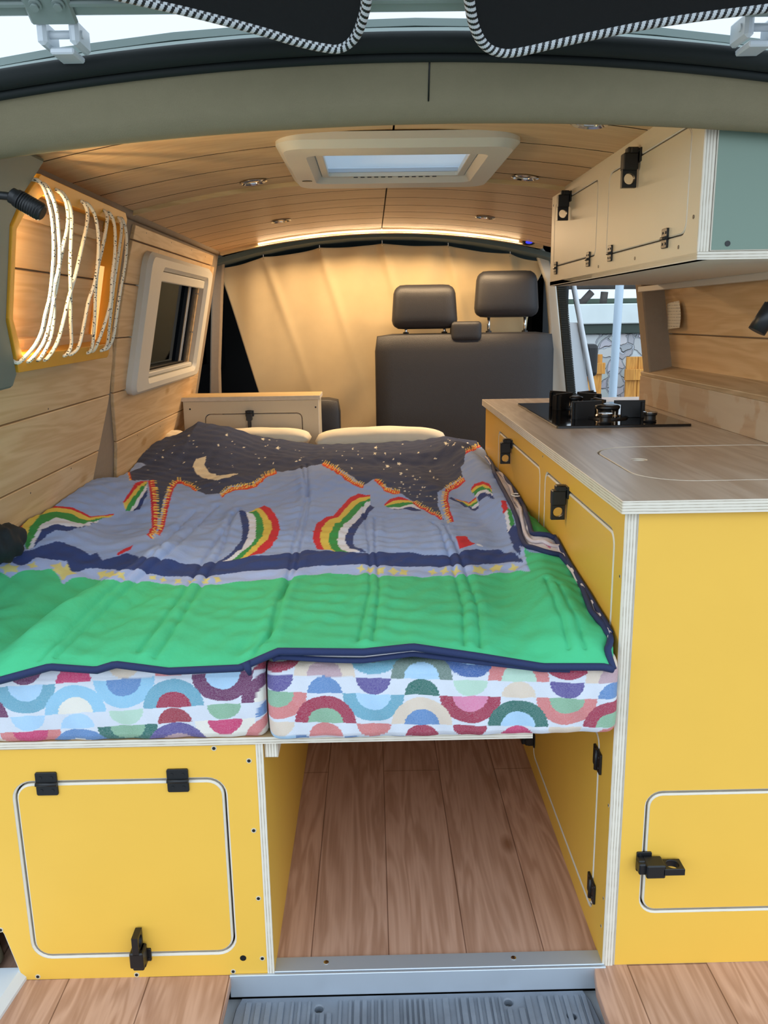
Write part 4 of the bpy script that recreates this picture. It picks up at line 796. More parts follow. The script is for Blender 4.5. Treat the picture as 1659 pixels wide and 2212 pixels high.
('W2',[187,1280,185,1269,183,1256,183,1264,181,1264,184,1275,186,1292,186,1280]),
('W2',[86,1081,84,1079,83,1074,83,1079,81,1082,83,1084,84,1089,84,1084]),
('W2',[88,1089,86,1087,85,1083,85,1087,84,1088,85,1090,86,1094,86,1090]),
('W2',[74,1040,72,1038,71,1032,70,1038,68,1040,71,1042,72,1048,72,1042]),
('W2',[103,1059,101,1057,100,1053,100,1057,99,1058,100,1060,101,1063,102,1060]),
('R',[-764,474,-763,490,-761,504,-760,520,-758,537,-762,565,-772,608,-776,640,-777,663,-772,674,-766,685,-762,698,-752,696,-744,697,-737,701,-730,705,-723,711,-717,717,-707,714,-697,711,-688,708,-679,703,-671,700,-665,713,-660,727,-655,740,-649,754,-643,766,-636,775,-636,767,-643,757,-649,745,-655,731,-660,717,-665,703,-670,690,-681,691,-693,694,-703,696,-713,699,-720,691,-728,684,-735,678,-743,675,-753,676,-759,664,-765,656,-771,647,-767,617,-756,570,-752,540,-751,519,-746,494,-741,471,-736,448,-750,460]),
('Y',[-736,448,-741,471,-746,494,-751,519,-752,540,-756,570,-767,617,-771,647,-765,656,-759,664,-753,676,-743,675,-735,678,-728,684,-720,691,-713,699,-703,696,-693,694,-681,691,-670,690,-665,703,-660,717,-655,731,-649,745,-643,757,-636,767,-644,740,-649,727,-654,713,-659,701,-664,688,-668,673,-675,667,-682,660,-692,664,-703,667,-711,659,-720,654,-729,651,-734,638,-738,628,-743,618,-748,608,-738,566,-733,536,-731,515,-730,496,-725,476,-721,457,-717,438,-714,422,-725,434]),
('G',[-714,422,-717,438,-721,457,-725,476,-730,496,-731,515,-733,536,-738,566,-748,608,-743,618,-738,628,-734,638,-729,651,-720,654,-711,659,-703,667,-692,664,-682,660,-675,667,-668,673,-664,688,-659,701,-654,713,-649,727,-644,740,-651,709,-656,691,-659,670,-660,641,-660,612,-661,588,-669,588,-678,590,-687,594,-694,591,-702,590,-709,589,-708,564,-709,545,-711,529,-714,517,-711,496,-708,476,-706,458,-704,440,-702,424,-700,409,-699,395,-706,407]),
('W',[-699,395,-700,409,-702,424,-704,440,-706,458,-708,476,-711,496,-714,517,-711,529,-709,545,-708,564,-709,589,-702,590,-694,591,-687,594,-678,590,-669,588,-661,588,-660,612,-660,641,-659,670,-656,691,-651,709,-652,681,-654,656,-650,618,-647,583,-652,556,-659,544,-666,534,-673,531,-680,529,-687,527,-692,514,-697,502,-702,491,-700,470,-699,449,-695,430,-693,414,-696,404]),
('N',[-693,414,-695,430,-699,449,-700,470,-702,491,-697,502,-692,514,-687,527,-680,529,-673,531,-666,534,-659,544,-652,556,-647,583,-650,618,-654,656,-652,681,-652,679,-653,654,-649,614,-646,579,-650,548,-654,528,-658,511,-664,506,-670,502,-677,498,-681,484,-686,471,-688,458,-690,444,-690,428,-690,413]),
('R',[-634,842,-634,866,-634,890,-635,918,-639,953,-646,1000,-643,1030,-663,1145,-664,1192,-657,1166,-630,1018,-630,970,-627,933,-627,906,-627,883,-629,858,-631,834]),
('Y',[-631,834,-629,858,-627,883,-627,906,-627,933,-630,970,-630,1018,-657,1166,-629,1060,-620,995,-619,956,-618,921,-618,893,-620,868,-619,846,-618,825,-618,804]),
('G',[-618,804,-618,825,-619,846,-620,868,-618,893,-618,921,-619,956,-620,995,-629,1060,-622,1033,-609,951,-606,914,-606,885,-606,860,-607,834,-608,808]),
('W',[-608,808,-607,834,-606,860,-606,885,-606,914,-609,951,-622,1033,-605,969,-599,923,-598,889,-599,861,-599,834,-599,808]),
('N',[-599,808,-599,834,-599,861,-598,889,-599,923,-605,969,-593,925,-588,897,-588,867,-587,847,-586,828,-585,809]),
('R',[-297,894,-288,916,-271,895,-258,846,-247,806,-238,778,-231,739,-223,684,-222,638,-220,592,-223,560,-226,532,-231,510,-235,485,-238,457,-248,449,-258,442,-263,435,-259,458,-255,487,-251,517,-248,540,-244,562,-240,585,-240,628,-239,669,-245,708,-251,750,-261,779,-271,810,-282,849,-300,884]),
('Y',[-300,884,-282,849,-271,810,-261,779,-251,750,-245,708,-239,669,-240,628,-240,585,-244,562,-248,540,-251,517,-255,487,-259,458,-263,435,-270,428,-278,422,-274,441,-271,462,-268,488,-265,515,-263,538,-260,559,-257,580,-254,603,-258,644,-260,679,-268,728,-276,776,-287,810,-300,850,-307,835,-316,824,-307,850]),
('G',[-316,824,-307,835,-300,850,-287,810,-276,776,-268,728,-260,679,-258,644,-254,603,-257,580,-260,559,-263,538,-265,515,-268,488,-271,462,-274,441,-278,422,-286,419,-294,416,-290,432,-286,449,-282,469,-278,491,-275,515,-273,541,-270,564,-267,586,-273,629,-278,672,-282,706,-288,748,-293,784,-305,815,-315,822]),
('W',[-315,822,-305,815,-293,784,-288,748,-282,706,-278,672,-273,629,-267,586,-270,564,-273,541,-275,515,-278,491,-282,469,-286,449,-290,432,-294,416,-302,408,-310,398,-305,416,-300,433,-296,454,-292,479,-288,506,-288,548,-287,584,-290,627,-294,674,-299,708,-305,748,-314,787,-323,824]),
('N',[-323,824,-314,787,-305,748,-299,708,-294,674,-290,627,-287,584,-288,548,-288,506,-292,479,-296,454,-300,433,-305,416,-310,398,-315,409,-311,425,-308,442,-304,460,-303,486,-302,514,-301,541,-299,587,-304,629,-309,673,-316,706,-323,741,-333,792,-344,841]),
('R',[-9,1011,-20,1016,-32,1022,-43,1028,-54,1017,-64,1003,-72,973,-78,939,-85,906,-91,872,-96,838,-102,812,-118,804,-128,784,-138,758,-140,721,-141,683,-142,645,-140,611,-138,583,-132,556,-126,520,-117,512,-108,502,-114,539,-120,566,-124,609,-123,649,-124,706,-118,747,-112,780,-101,787,-90,795,-84,823,-78,858,-72,890,-66,921,-60,954,-50,978,-40,997,-24,997,-9,998]),
('Y',[-9,998,-24,997,-40,997,-50,978,-60,954,-66,921,-72,890,-78,858,-84,823,-90,795,-101,787,-112,780,-118,747,-124,706,-123,649,-124,609,-120,566,-114,539,-108,502,-99,493,-91,486,-83,479,-94,507,-98,547,-103,576,-102,604,-102,638,-98,676,-95,726,-88,754,-81,774,-75,799,-69,828,-60,869,-50,906,-42,931,-33,956,-21,969,-10,980]),
('G',[-10,980,-21,969,-33,956,-42,931,-50,906,-60,869,-69,828,-75,799,-81,774,-88,754,-95,726,-98,676,-102,638,-102,604,-103,576,-98,547,-94,507,-83,479,-73,472,-63,464,-54,457,-66,480,-79,529,-84,579,-82,613,-81,656,-76,690,-72,747,-64,771,-56,792,-51,821,-44,852,-38,878,-31,903,-24,929,-10,960]),
('W',[-10,960,-24,929,-31,903,-38,878,-44,852,-51,821,-56,792,-64,771,-72,747,-76,690,-81,656,-82,613,-84,579,-79,529,-66,480,-54,457,-46,454,-38,452,-30,452,-38,464,-46,484,-55,510,-61,545,-66,570,-65,619,-61,653,-57,695,-51,743,-44,770,-37,796,-32,830,-26,860,-18,891,-10,924]),
('N',[-10,924,-18,891,-26,860,-32,830,-37,796,-44,770,-51,743,-57,695,-61,653,-65,619,-66,570,-61,545,-55,510,-46,484,-38,464,-30,452,-16,448,-25,462,-34,484,-43,516,-49,569,-47,600,-45,633,-39,666,-34,724,-28,759,-23,789,-18,821,-12,848,-5,870,2,894]),
('R',[26,916,35,940,43,962,56,968,70,976,85,970,96,953,107,933,112,924,102,939,92,953,74,959,61,949,48,939,38,925,28,909]),
('Y',[28,909,38,925,48,939,61,949,74,959,92,953,102,939,112,924,114,916,102,928,89,933,76,936,64,929,52,921,41,913,29,906]),
('G',[29,906,41,913,52,921,64,929,76,936,89,933,102,928,114,916,118,894,104,916,93,915,83,914,67,895,57,896,46,894,36,894]),
('W',[36,894,46,894,57,896,67,895,83,914,93,915,104,916,118,894,119,870,102,884,87,886,74,884,60,880,46,876]),
('N',[46,876,60,880,74,884,87,886,102,884,119,870,119,841,103,849,90,852,74,878,62,875,51,870]),
('R',[272,1055,285,1074,295,1070,306,1065,318,1022,316,962,312,928,312,994,302,1037,285,1051,271,1037]),
('Y',[271,1037,285,1051,302,1037,312,994,312,928,309,900,309,960,299,1010,284,1019,271,1010]),
('G',[271,1010,284,1019,299,1010,309,960,309,900,308,881,306,928,295,984,283,990,273,976]),
('W',[273,976,283,990,295,984,306,928,308,881,307,864,304,898,295,939,283,952,276,941]),
('N',[276,941,283,952,295,939,304,898,307,864,306,842,296,890,285,906,275,904]),
('R',[220,999,229,993,239,984,247,971,254,949,264,953,273,952,273,938,263,942,254,941,244,968,234,983,222,993]),
('Y',[222,993,234,983,244,968,254,941,263,942,273,938,273,918,264,922,254,920,246,946,238,965,228,976]),
('G',[228,976,238,965,246,946,254,920,264,922,273,918,272,902,264,899,255,891,249,918,242,940,234,955]),
('W',[234,955,242,940,249,918,255,891,264,899,272,902,272,884,256,878,251,910,245,939,237,961,229,977,221,990,212,1003,220,988,227,972]),
('N',[212,1003,221,990,229,977,237,961,245,939,251,910,256,878,272,884,271,864,258,846,251,874,245,905,238,931,230,949,221,962,212,974,203,986]),
('R',[180,548,190,556,200,565,205,539,211,516,217,497,207,487,197,478,188,469,178,461,179,488,179,516]),
('W',[217,497,226,499,232,483,220,484]),
('R',[-543,462,-540,475,-537,487,-534,500,-528,506,-522,514,-520,497,-524,488,-529,479,-534,470,-538,462]),
('R',[-661,1187,-625,1056,-609,999,-599,966,-591,938,-583,910,-577,886,-571,867,-567,851,-563,837,-560,823,-556,809,-552,794,-548,778,-544,760,-539,741,-533,720,-526,691,-521,659,-516,628,-513,607,-511,588,-503,578,-496,571,-497,586,-498,601,-499,619,-502,639,-506,666,-514,697,-520,722,-525,744,-530,764,-534,781,-538,795,-541,808,-544,820,-547,832,-550,842,-553,855,-556,867,-560,882,-564,899,-571,922,-579,952,-589,989,-602,1036,-638,1169,-654,1228,-658,1208]),
('Y2',[-657,1197,-650,1171,-646,1189,-641,1205,-645,1221,-651,1209]),
('Y2',[-625,1079,-616,1048,-613,1068,-611,1092,-623,1138,-623,1103]),
('Y2',[-607,1017,-602,998,-596,1007,-591,1018,-596,1037,-602,1027]),
('Y2',[-599,987,-595,974,-589,982,-583,990,-586,1002,-593,994]),
('Y2',[-591,960,-587,948,-580,952,-573,956,-577,969,-584,965]),
('Y2',[-585,940,-582,927,-573,925,-565,924,-568,935,-577,937]),
('Y2',[-578,914,-575,903,-567,902,-559,901,-561,909,-570,910]),
('Y2',[-574,897,-571,888,-563,887,-556,887,-557,893,-565,894]),
('Y2',[-568,876,-566,870,-558,869,-551,870,-552,875,-560,875]),
('Y2',[-564,862,-563,856,-555,856,-548,857,-549,862,-556,862]),
('Y2',[-560,847,-559,842,-551,842,-544,843,-545,847,-553,847]),
('Y2',[-557,836,-556,830,-548,831,-541,831,-542,835,-550,836]),
('Y2',[-555,826,-554,821,-546,822,-539,822,-540,827,-547,826]),
('Y2',[-552,816,-550,810,-543,810,-536,810,-537,815,-544,815]),
('Y2',[-549,803,-547,797,-540,798,-532,797,-534,803,-541,803]),
('Y2',[-545,788,-543,781,-536,781,-528,781,-529,786,-537,787]),
('Y2',[-542,777,-540,769,-532,767,-524,764,-526,771,-534,774]),
('Y2',[-538,758,-536,750,-527,746,-519,741,-521,749,-529,754]),
('Y2',[-532,737,-530,727,-521,722,-512,716,-515,724,-524,731]),
('Y2',[-527,717,-525,706,-516,699,-507,693,-509,702,-518,709]),
('Y2',[-521,692,-517,676,-508,670,-500,666,-503,677,-512,683]),
('Y2',[-516,666,-513,651,-502,630,-494,616,-494,623,-503,639]),
('Y2',[-512,642,-510,630,-500,614,-492,602,-493,609,-501,622]),
('Y2',[-508,615,-507,606,-499,594,-491,584,-492,590,-499,601]),
('Y2',[-506,597,-506,590,-498,578,-490,569,-491,575,-498,585]),
('R',[-583,1275,-591,1274,-598,1272,-598,1245,-594,1201,-562,1046,-555,1006,-547,966,-542,935,-539,913,-536,894,-534,878,-533,863,-531,849,-530,837,-528,825,-527,812,-525,799,-523,785,-521,769,-517,750,-513,729,-509,708,-505,684,-500,653,-496,625,-493,603,-483,597,-486,619,-489,645,-493,674,-497,697,-501,718,-505,740,-509,761,-512,780,-514,795,-516,809,-518,822,-519,834,-520,847,-522,861,-524,876,-526,895,-529,917,-533,943,-538,976,-546,1021,-551,1068,-582,1226,-571,1216]),
('Y2',[-578,1243,-581,1244,-588,1274,-595,1302,-592,1301,-585,1273]),
('Y2',[-585,1244,-588,1245,-596,1275,-602,1302,-599,1302,-592,1274]),
('Y2',[-589,1239,-588,1225,-598,1243,-608,1258,-608,1266,-598,1253]),
('Y2',[-587,1213,-562,1101,-596,1218,-607,1238,-607,1248,-598,1232]),
('Y2',[-556,1065,-554,1047,-566,1072,-602,1197,-605,1216,-592,1188]),
('Y2',[-553,1033,-549,1014,-556,1016,-563,1016,-566,1031,-559,1032]),
('Y2',[-544,984,-541,967,-547,968,-554,969,-557,984,-550,984]),
('Y2',[-539,957,-537,943,-543,942,-549,942,-551,954,-545,955]),
('Y2',[-536,935,-534,924,-540,922,-546,920,-547,930,-541,932]),
('Y2',[-533,917,-532,907,-537,905,-543,904,-544,912,-539,914]),
('Y2',[-530,898,-529,889,-535,888,-541,886,-542,892,-536,895]),
('Y2',[-528,877,-527,870,-533,868,-539,866,-539,872,-534,874]),
('Y2',[-526,865,-526,859,-532,857,-537,856,-538,861,-532,863]),
('Y2',[-525,851,-524,845,-530,844,-536,843,-537,848,-531,849]),
('Y2',[-523,838,-523,832,-529,832,-535,831,-535,836,-529,837]),
('Y2',[-522,823,-521,817,-527,817,-533,817,-534,822,-528,822]),
('Y2',[-520,813,-520,807,-526,807,-532,807,-533,812,-527,812]),
('Y2',[-519,803,-518,796,-525,796,-531,797,-531,801,-526,802]),
('Y2',[-517,789,-516,781,-522,781,-528,781,-529,787,-523,787]),
('Y2',[-515,772,-513,764,-519,764,-526,764,-527,770,-521,772]),
('Y2',[-511,753,-510,743,-516,744,-522,746,-524,753,-517,753]),
('Y2',[-507,727,-505,717,-511,719,-518,721,-519,729,-513,728]),
('Y2',[-503,706,-501,695,-507,696,-513,698,-515,707,-509,706]),
('Y2',[-499,688,-497,677,-503,676,-508,676,-511,687,-505,687]),
('Y2',[-495,662,-493,651,-500,655,-507,661,-509,672,-501,666]),
('Y2',[-491,634,-490,624,-495,626,-501,628,-503,637,-497,635]),
('Y2',[-488,610,-487,603,-493,603,-498,605,-499,612,-493,610]),
('O',[-571,1212,-538,1097,-528,1080,-518,1062,-508,1047,-500,1028,-492,1014,-484,1001,-484,1024,-492,1039,-502,1059,-516,1098,-531,1138,-559,1233,-569,1245,-578,1254]),
('Y2',[-572,1228,-570,1225,-574,1274,-576,1276]),
('Y2',[-565,1218,-561,1212,-567,1268,-569,1271]),
('Y2',[-538,1120,-534,1108,-562,1264,-564,1266]),
('Y2',[-528,1096,-525,1091,-555,1256,-557,1259]),
('Y2',[-520,1081,-517,1075,-548,1246,-550,1249]),
('Y2',[-512,1067,-509,1060,-519,1144,-536,1216]),
('Y2',[-504,1046,-501,1040,-500,1079,-503,1087]),
('Y2',[-498,1034,-496,1030,-493,1062,-496,1067]),
('Y2',[-492,1022,-490,1019,-486,1047,-488,1051]),
('Y2',[-487,1014,-485,1010,-481,1038,-483,1042]),
('O',[-406,968,-404,983,-402,997,-399,1011,-394,1019,-390,1027,-385,1035,-378,1042,-370,1048,-363,1055,-356,1060,-349,1065,-342,1071,-336,1076,-331,1097,-327,1119,-322,1140,-320,1158,-317,1178,-314,1199,-308,1210,-302,1222,-296,1236,-290,1252,-306,1360,-311,1331,-317,1312,-322,1290,-325,1250,-326,1209,-328,1184,-331,1162,-335,1143,-339,1124,-342,1105,-348,1098,-355,1092,-361,1085,-368,1080,-373,1073,-379,1067,-384,1061,-390,1056,-396,1047,-401,1038,-406,1030,-410,1015,-412,1001,-415,985]),
('Y2',[-409,978,-408,983,-414,998,-420,1012,-421,1008,-415,993]),
('Y2',[-408,986,-407,992,-413,1007,-419,1020,-419,1016,-414,1001]),
('Y2',[-406,997,-405,1002,-411,1017,-416,1031,-417,1026,-412,1012]),
('Y2',[-404,1008,-403,1014,-408,1027,-414,1040,-415,1037,-410,1022]),
('Y2',[-403,1016,-401,1020,-406,1035,-411,1051,-412,1047,-407,1032]),
('Y2',[-399,1023,-397,1026,-401,1042,-405,1058,-407,1056,-403,1039]),
('Y2',[-395,1029,-394,1033,-397,1048,-401,1064,-403,1062,-399,1046]),
('Y2',[-392,1036,-390,1039,-394,1054,-397,1070,-399,1068,-395,1052]),
('Y2',[-387,1044,-385,1046,-387,1062,-390,1079,-391,1078,-389,1060]),
('Y2',[-383,1047,-380,1049,-383,1066,-385,1083,-387,1082,-385,1064]),
('Y2',[-379,1051,-377,1053,-379,1069,-382,1087,-384,1085,-381,1068]),
('Y2',[-375,1055,-373,1057,-375,1074,-377,1092,-379,1090,-377,1072]),
('Y2',[-370,1059,-368,1061,-370,1079,-373,1097,-375,1095,-372,1077]),
('Y2',[-367,1062,-365,1065,-367,1083,-370,1102,-371,1099,-369,1081]),
('Y2',[-362,1066,-360,1068,-362,1088,-364,1108,-366,1105,-364,1086]),
('Y2',[-359,1070,-357,1071,-359,1092,-361,1111,-363,1109,-361,1089]),
('Y2',[-356,1072,-353,1074,-356,1095,-358,1115,-360,1113,-358,1093]),
('Y2',[-350,1077,-348,1079,-350,1101,-352,1123,-354,1120,-352,1099]),
('Y2',[-344,1082,-342,1084,-344,1108,-347,1130,-348,1128,-346,1105]),
('Y2',[-339,1085,-337,1090,-341,1112,-345,1133,-347,1129,-343,1108]),
('Y2',[-336,1098,-335,1105,-340,1124,-346,1142,-346,1136,-341,1118]),
('Y2',[-333,1115,-331,1122,-337,1141,-342,1160,-343,1154,-338,1135]),
('Y2',[-330,1129,-329,1135,-334,1155,-340,1175,-341,1169,-335,1149]),
('Y2',[-327,1142,-326,1148,-331,1168,-337,1191,-338,1184,-333,1163]),
('Y2',[-325,1156,-324,1163,-330,1182,-337,1205,-337,1197,-331,1176]),
('Y2',[-322,1175,-321,1183,-328,1205,-337,1244,-336,1228,-328,1197]),
('Y2',[-320,1187,-319,1195,-327,1221,-343,1315,-341,1291,-327,1212]),
('Y2',[-318,1209,-317,1217,-329,1290,-340,1360,-341,1352,-328,1265]),
('Y2',[-315,1220,-313,1225,-324,1306,-334,1376,-335,1371,-326,1300]),
('Y2',[-312,1229,-310,1235,-321,1316,-331,1388,-332,1382,-323,1311]),
('Y2',[-307,1246,-305,1254,-316,1332,-326,1404,-327,1399,-318,1326]),
('Y2',[-304,1259,-303,1266,-313,1343,-322,1412,-324,1408,-315,1336]),
('Y2',[-301,1274,-299,1280,-310,1363,-318,1422,-320,1418,-311,1354]),
('O',[-169,1466,-162,1454,-147,1322,-138,1290,-130,1256,-122,1225,-114,1196,-107,1177,-99,1162,-92,1150,-86,1138,-80,1127,-74,1117,-68,1106,-63,1096,-57,1087,-51,1082,-44,1078,-37,1072,-30,1066,-27,1088,-34,1094,-40,1098,-46,1102,-53,1107,-59,1118,-66,1132,-73,1146,-80,1161,-86,1173,-92,1186,-98,1203,-105,1230,-113,1274,-120,1314,-134,1450,-142,1466,-150,1476,-157,1484,-165,1492]),
('Y2',[-166,1475,-163,1472,-159,1488,-155,1503,-157,1505,-162,1491]),
('Y2',[-160,1468,-158,1464,-153,1481,-149,1497,-151,1499,-156,1484]),
('Y2',[-153,1456,-150,1449,-146,1474,-142,1490,-144,1492,-149,1477]),
('Y2',[-139,1330,-136,1316,-139,1464,-134,1482,-137,1484,-141,1467]),
('Y2',[-133,1304,-130,1292,-132,1451,-129,1476,-131,1478,-135,1458]),
('Y2',[-126,1279,-123,1265,-121,1324,-123,1468,-125,1471,-124,1342]),
('Y2',[-120,1249,-117,1233,-114,1287,-111,1357,-117,1453,-117,1301]),
('Y2',[-113,1214,-110,1205,-106,1243,-103,1295,-105,1308,-109,1260]),
('Y2',[-107,1196,-105,1190,-101,1216,-97,1264,-99,1276,-103,1226]),
('Y2',[-101,1181,-99,1176,-94,1195,-90,1227,-92,1237,-96,1202]),
('Y2',[-95,1168,-93,1164,-88,1181,-84,1203,-86,1210,-90,1186]),
('Y2',[-89,1157,-87,1153,-82,1168,-77,1186,-79,1191,-84,1172]),
('Y2',[-84,1148,-82,1145,-77,1158,-72,1174,-74,1179,-79,1163]),
('Y2',[-80,1140,-78,1136,-73,1148,-68,1162,-69,1166,-75,1152]),
('Y2',[-76,1131,-73,1126,-68,1139,-63,1151,-65,1155,-70,1142]),
('Y2',[-71,1123,-69,1118,-64,1130,-59,1141,-60,1145,-66,1133]),
('Y2',[-67,1114,-64,1110,-59,1120,-54,1132,-56,1136,-61,1124]),
('Y2',[-62,1106,-60,1102,-55,1113,-50,1124,-52,1127,-57,1116]),
('Y2',[-57,1096,-54,1093,-50,1105,-46,1118,-48,1120,-52,1108]),
('Y2',[-51,1091,-49,1090,-46,1103,-43,1117,-45,1119,-48,1105]),
('Y2',[-46,1088,-44,1086,-40,1100,-37,1114,-39,1115,-43,1101]),
('Y2',[-41,1084,-38,1082,-35,1096,-32,1110,-34,1111,-38,1097]),
('Y2',[-36,1080,-33,1078,-30,1092,-27,1106,-29,1108,-32,1094]),
('O',[1,1111,7,1098,13,1086,19,1075,22,1060,26,1045,29,1030,35,1024,41,1017,47,1010,53,1002,61,999,70,998,72,1025,64,1027,56,1030,49,1038,42,1045,34,1051,30,1072,26,1092,19,1105,13,1118,7,1132]),
('Y2',[5,1116,7,1112,15,1134,14,1137]),
('Y2',[9,1107,11,1102,20,1124,18,1127]),
('Y2',[14,1095,16,1091,25,1113,23,1116]),
('Y2',[20,1084,21,1081,30,1102,29,1104]),
('Y2',[22,1078,23,1072,34,1084,33,1089]),
('Y2',[24,1069,25,1064,36,1075,35,1080]),
('Y2',[28,1054,29,1049,39,1060,38,1065]),
('Y2',[30,1040,32,1036,41,1057,39,1060]),
('Y2',[34,1036,36,1033,42,1062,40,1063]),
('Y2',[39,1030,41,1028,47,1057,45,1058]),
('Y2',[44,1024,46,1022,52,1052,50,1054]),
('Y2',[50,1017,52,1014,58,1045,57,1047]),
('Y2',[56,1012,58,1011,62,1045,60,1046]),
('Y2',[62,1010,64,1009,68,1043,66,1044]),
('Y2',[67,1008,69,1008,73,1041,72,1042]),
('R',[102,924,107,912,112,901,116,889,120,876,126,862,131,847,136,829,140,812,145,796,150,782,154,770,159,760,164,750,169,770,164,781,160,794,155,809,150,826,146,844,141,861,136,876,131,888,126,900,121,911,116,921,112,932,107,944]),
('Y2',[105,929,107,924,116,949,115,953]),
('Y2',[109,920,111,916,120,941,118,944]),
('Y2',[113,911,114,907,123,933,122,936]),
('Y2',[116,902,118,898,127,925,126,928]),
('Y2',[121,891,122,886,132,914,130,917]),
('Y2',[124,881,126,877,135,908,134,911]),
('Y2',[129,869,131,865,140,898,138,901]),
('Y2',[134,856,135,851,144,886,143,890]),
('Y2',[138,841,139,836,149,873,147,876]),
('Y2',[141,829,142,823,152,861,151,865]),
('Y2',[144,816,146,811,155,849,154,854]),
('Y2',[148,804,149,799,158,837,157,841]),
('Y2',[151,794,152,789,162,826,161,830]),
('Y2',[154,784,156,780,165,814,164,818]),
('Y2',[158,774,160,770,169,802,168,806]),
('Y2',[162,766,163,763,172,792,171,796]),
('R',[266,1209,260,1204,253,1196,246,1187,238,1178,230,1164,221,1142,212,1106,202,1072,198,1040,194,1013,190,986,187,960,186,933,185,903,183,873,182,846,182,824,182,802,182,780,183,760,183,743,183,725,189,732,195,740,195,761,195,785,195,810,195,834,195,861,197,896,199,933,200,966,203,992,207,1021,210,1051,218,1074,226,1096,234,1113,241,1124,248,1130,255,1138,261,1143,268,1148,267,1178]),
('Y2',[266,1170,264,1169,261,1204,259,1240,261,1242,263,1207]),
('Y2',[261,1166,259,1165,256,1200,254,1234,256,1236,258,1201]),
('Y2',[256,1162,254,1160,251,1194,248,1226,250,1230,253,1196]),
('Y2',[250,1155,248,1153,245,1184,242,1216,244,1219,247,1187]),
('Y2',[246,1151,244,1149,242,1181,239,1214,241,1217,244,1184]),
('Y2',[240,1145,238,1142,236,1175,234,1207,236,1210,238,1178]),
('Y2',[233,1134,231,1128,229,1162,226,1195,229,1198,231,1166]),
('Y2',[229,1124,226,1117,224,1150,222,1184,224,1190,226,1156]),
('Y2',[222,1107,220,1098,217,1129,215,1166,218,1173,220,1138]),
('Y2',[218,1092,215,1082,212,1109,210,1144,212,1155,215,1120]),
('Y2',[211,1070,208,1062,205,1084,202,1111,205,1123,208,1093]),
('Y2',[207,1056,206,1046,197,1038,188,1031,189,1037,198,1046]),
('Y2',[205,1039,204,1030,195,1024,187,1018,188,1025,196,1031]),
('Y2',[202,1019,201,1010,193,1005,185,1002,186,1008,194,1013]),
('Y2',[200,999,199,991,191,988,183,986,183,992,192,995]),
('Y2',[197,980,196,972,188,970,180,969,181,975,189,977]),
('Y2',[195,967,195,958,186,951,178,946,179,953,187,959]),
('Y2',[194,948,194,939,186,926,178,916,178,923,186,935]),
('Y2',[193,921,193,911,185,898,177,887,177,895,185,907]),
('Y2',[192,897,192,887,184,875,176,865,176,873,184,884]),
('Y2',[191,869,190,860,183,850,175,841,175,848,183,857]),
('Y2',[190,854,190,846,182,833,175,818,175,826,182,840]),
('Y2',[190,836,190,829,183,815,175,799,175,806,183,822]),
('Y2',[190,819,190,812,182,796,175,781,175,787,182,803]),
('Y2',[190,801,190,794,183,778,175,765,175,770,182,785]),
('Y2',[190,784,190,777,183,762,175,750,175,755,183,768]),
('Y2',[190,763,190,756,183,744,176,732,176,738,183,750]),
('Y2',[190,748,190,742,183,730,176,715,176,722,183,736]),
('R',[295,1400,303,1398,313,1409,334,1516,345,1545,361,1612,376,1667,389,1703,403,1739,406,1796,392,1762,378,1725,367,1692,353,1644,333,1536,321,1505,307,1460,297,1444]),
('Y2',[297,1413,299,1412,307,1500,305,1496]),
('Y2',[304,1414,307,1416,316,1517,314,1512]),
('Y2',[311,1424,316,1451,324,1536,321,1528]),
('Y2',[328,1506,331,1517,348,1672,332,1560]),
('Y2',[336,1530,340,1540,355,1700,351,1687]),
('Y2',[344,1553,349,1568,364,1726,361,1718]),
('Y2',[355,1608,362,1643,370,1744,367,1736]),
('Y2',[370,1670,374,1682,381,1772,378,1764]),
('Y2',[379,1696,383,1707,390,1796,387,1787]),
('Y2',[386,1715,390,1725,398,1820,394,1808]),
('Y2',[395,1739,400,1751,408,1845,404,1837]),
('O',[-756,1316,-730,1235,-714,1185,-664,1019,-664,1037,-714,1202,-728,1247,-752,1321]),
('Y2',[-750,1308,-745,1293,-741,1264,-745,1277]),
('Y2',[-740,1277,-736,1263,-732,1236,-735,1246]),
('Y2',[-728,1240,-724,1228,-720,1200,-724,1211]),
('Y2',[-717,1204,-711,1188,-671,1038,-701,1138]),
('Y2',[-702,1156,-669,1045,-663,1012,-666,1020]),
('N',[301,598,309,604,316,608,317,577,318,548,318,517,315,491,313,464,310,439,304,417,297,396,292,416,292,440,293,467,295,499,298,537,300,568]),
('ST',[304,453,308,437,310,413,311,390,313,368,308,348,304,329,299,309,296,336,293,363,296,384,298,406,301,428]),
('GF',[308,425,311,406,315,388,319,371,327,360,336,354,343,349,350,347,357,345,365,345,368,334,370,321,371,307,373,293,374,279,376,265,377,251,375,231,373,210,370,190,368,171,366,155,365,139,364,124,362,108,360,92,358,75,360,66,363,58,365,48,367,41,369,33,372,26,369,15,367,5,365,-4,364,-12,362,-20,356,-21,349,-22,343,-23,337,-24,331,-23,325,-24,319,-24,312,-24,311,-19,309,-14,308,-9,306,-3,304,2,303,9,302,16,301,24,300,32,299,41,298,50,297,59,296,69,295,80,295,91,294,103,294,117,294,132,295,148,295,165,295,184,295,205,295,227,296,250,296,275,296,300,297,326,300,351,302,376,305,400]),
('G',[322,742,325,692,322,657,320,626,318,596,307,601,310,627,312,652,315,678,318,708]),
('W',[311,706,320,728,317,696,315,670,313,646,311,622,309,597,300,580,302,605,305,630,307,656,309,679]),
('R',[315,799,328,784,322,722,310,709,312,740,314,769]),
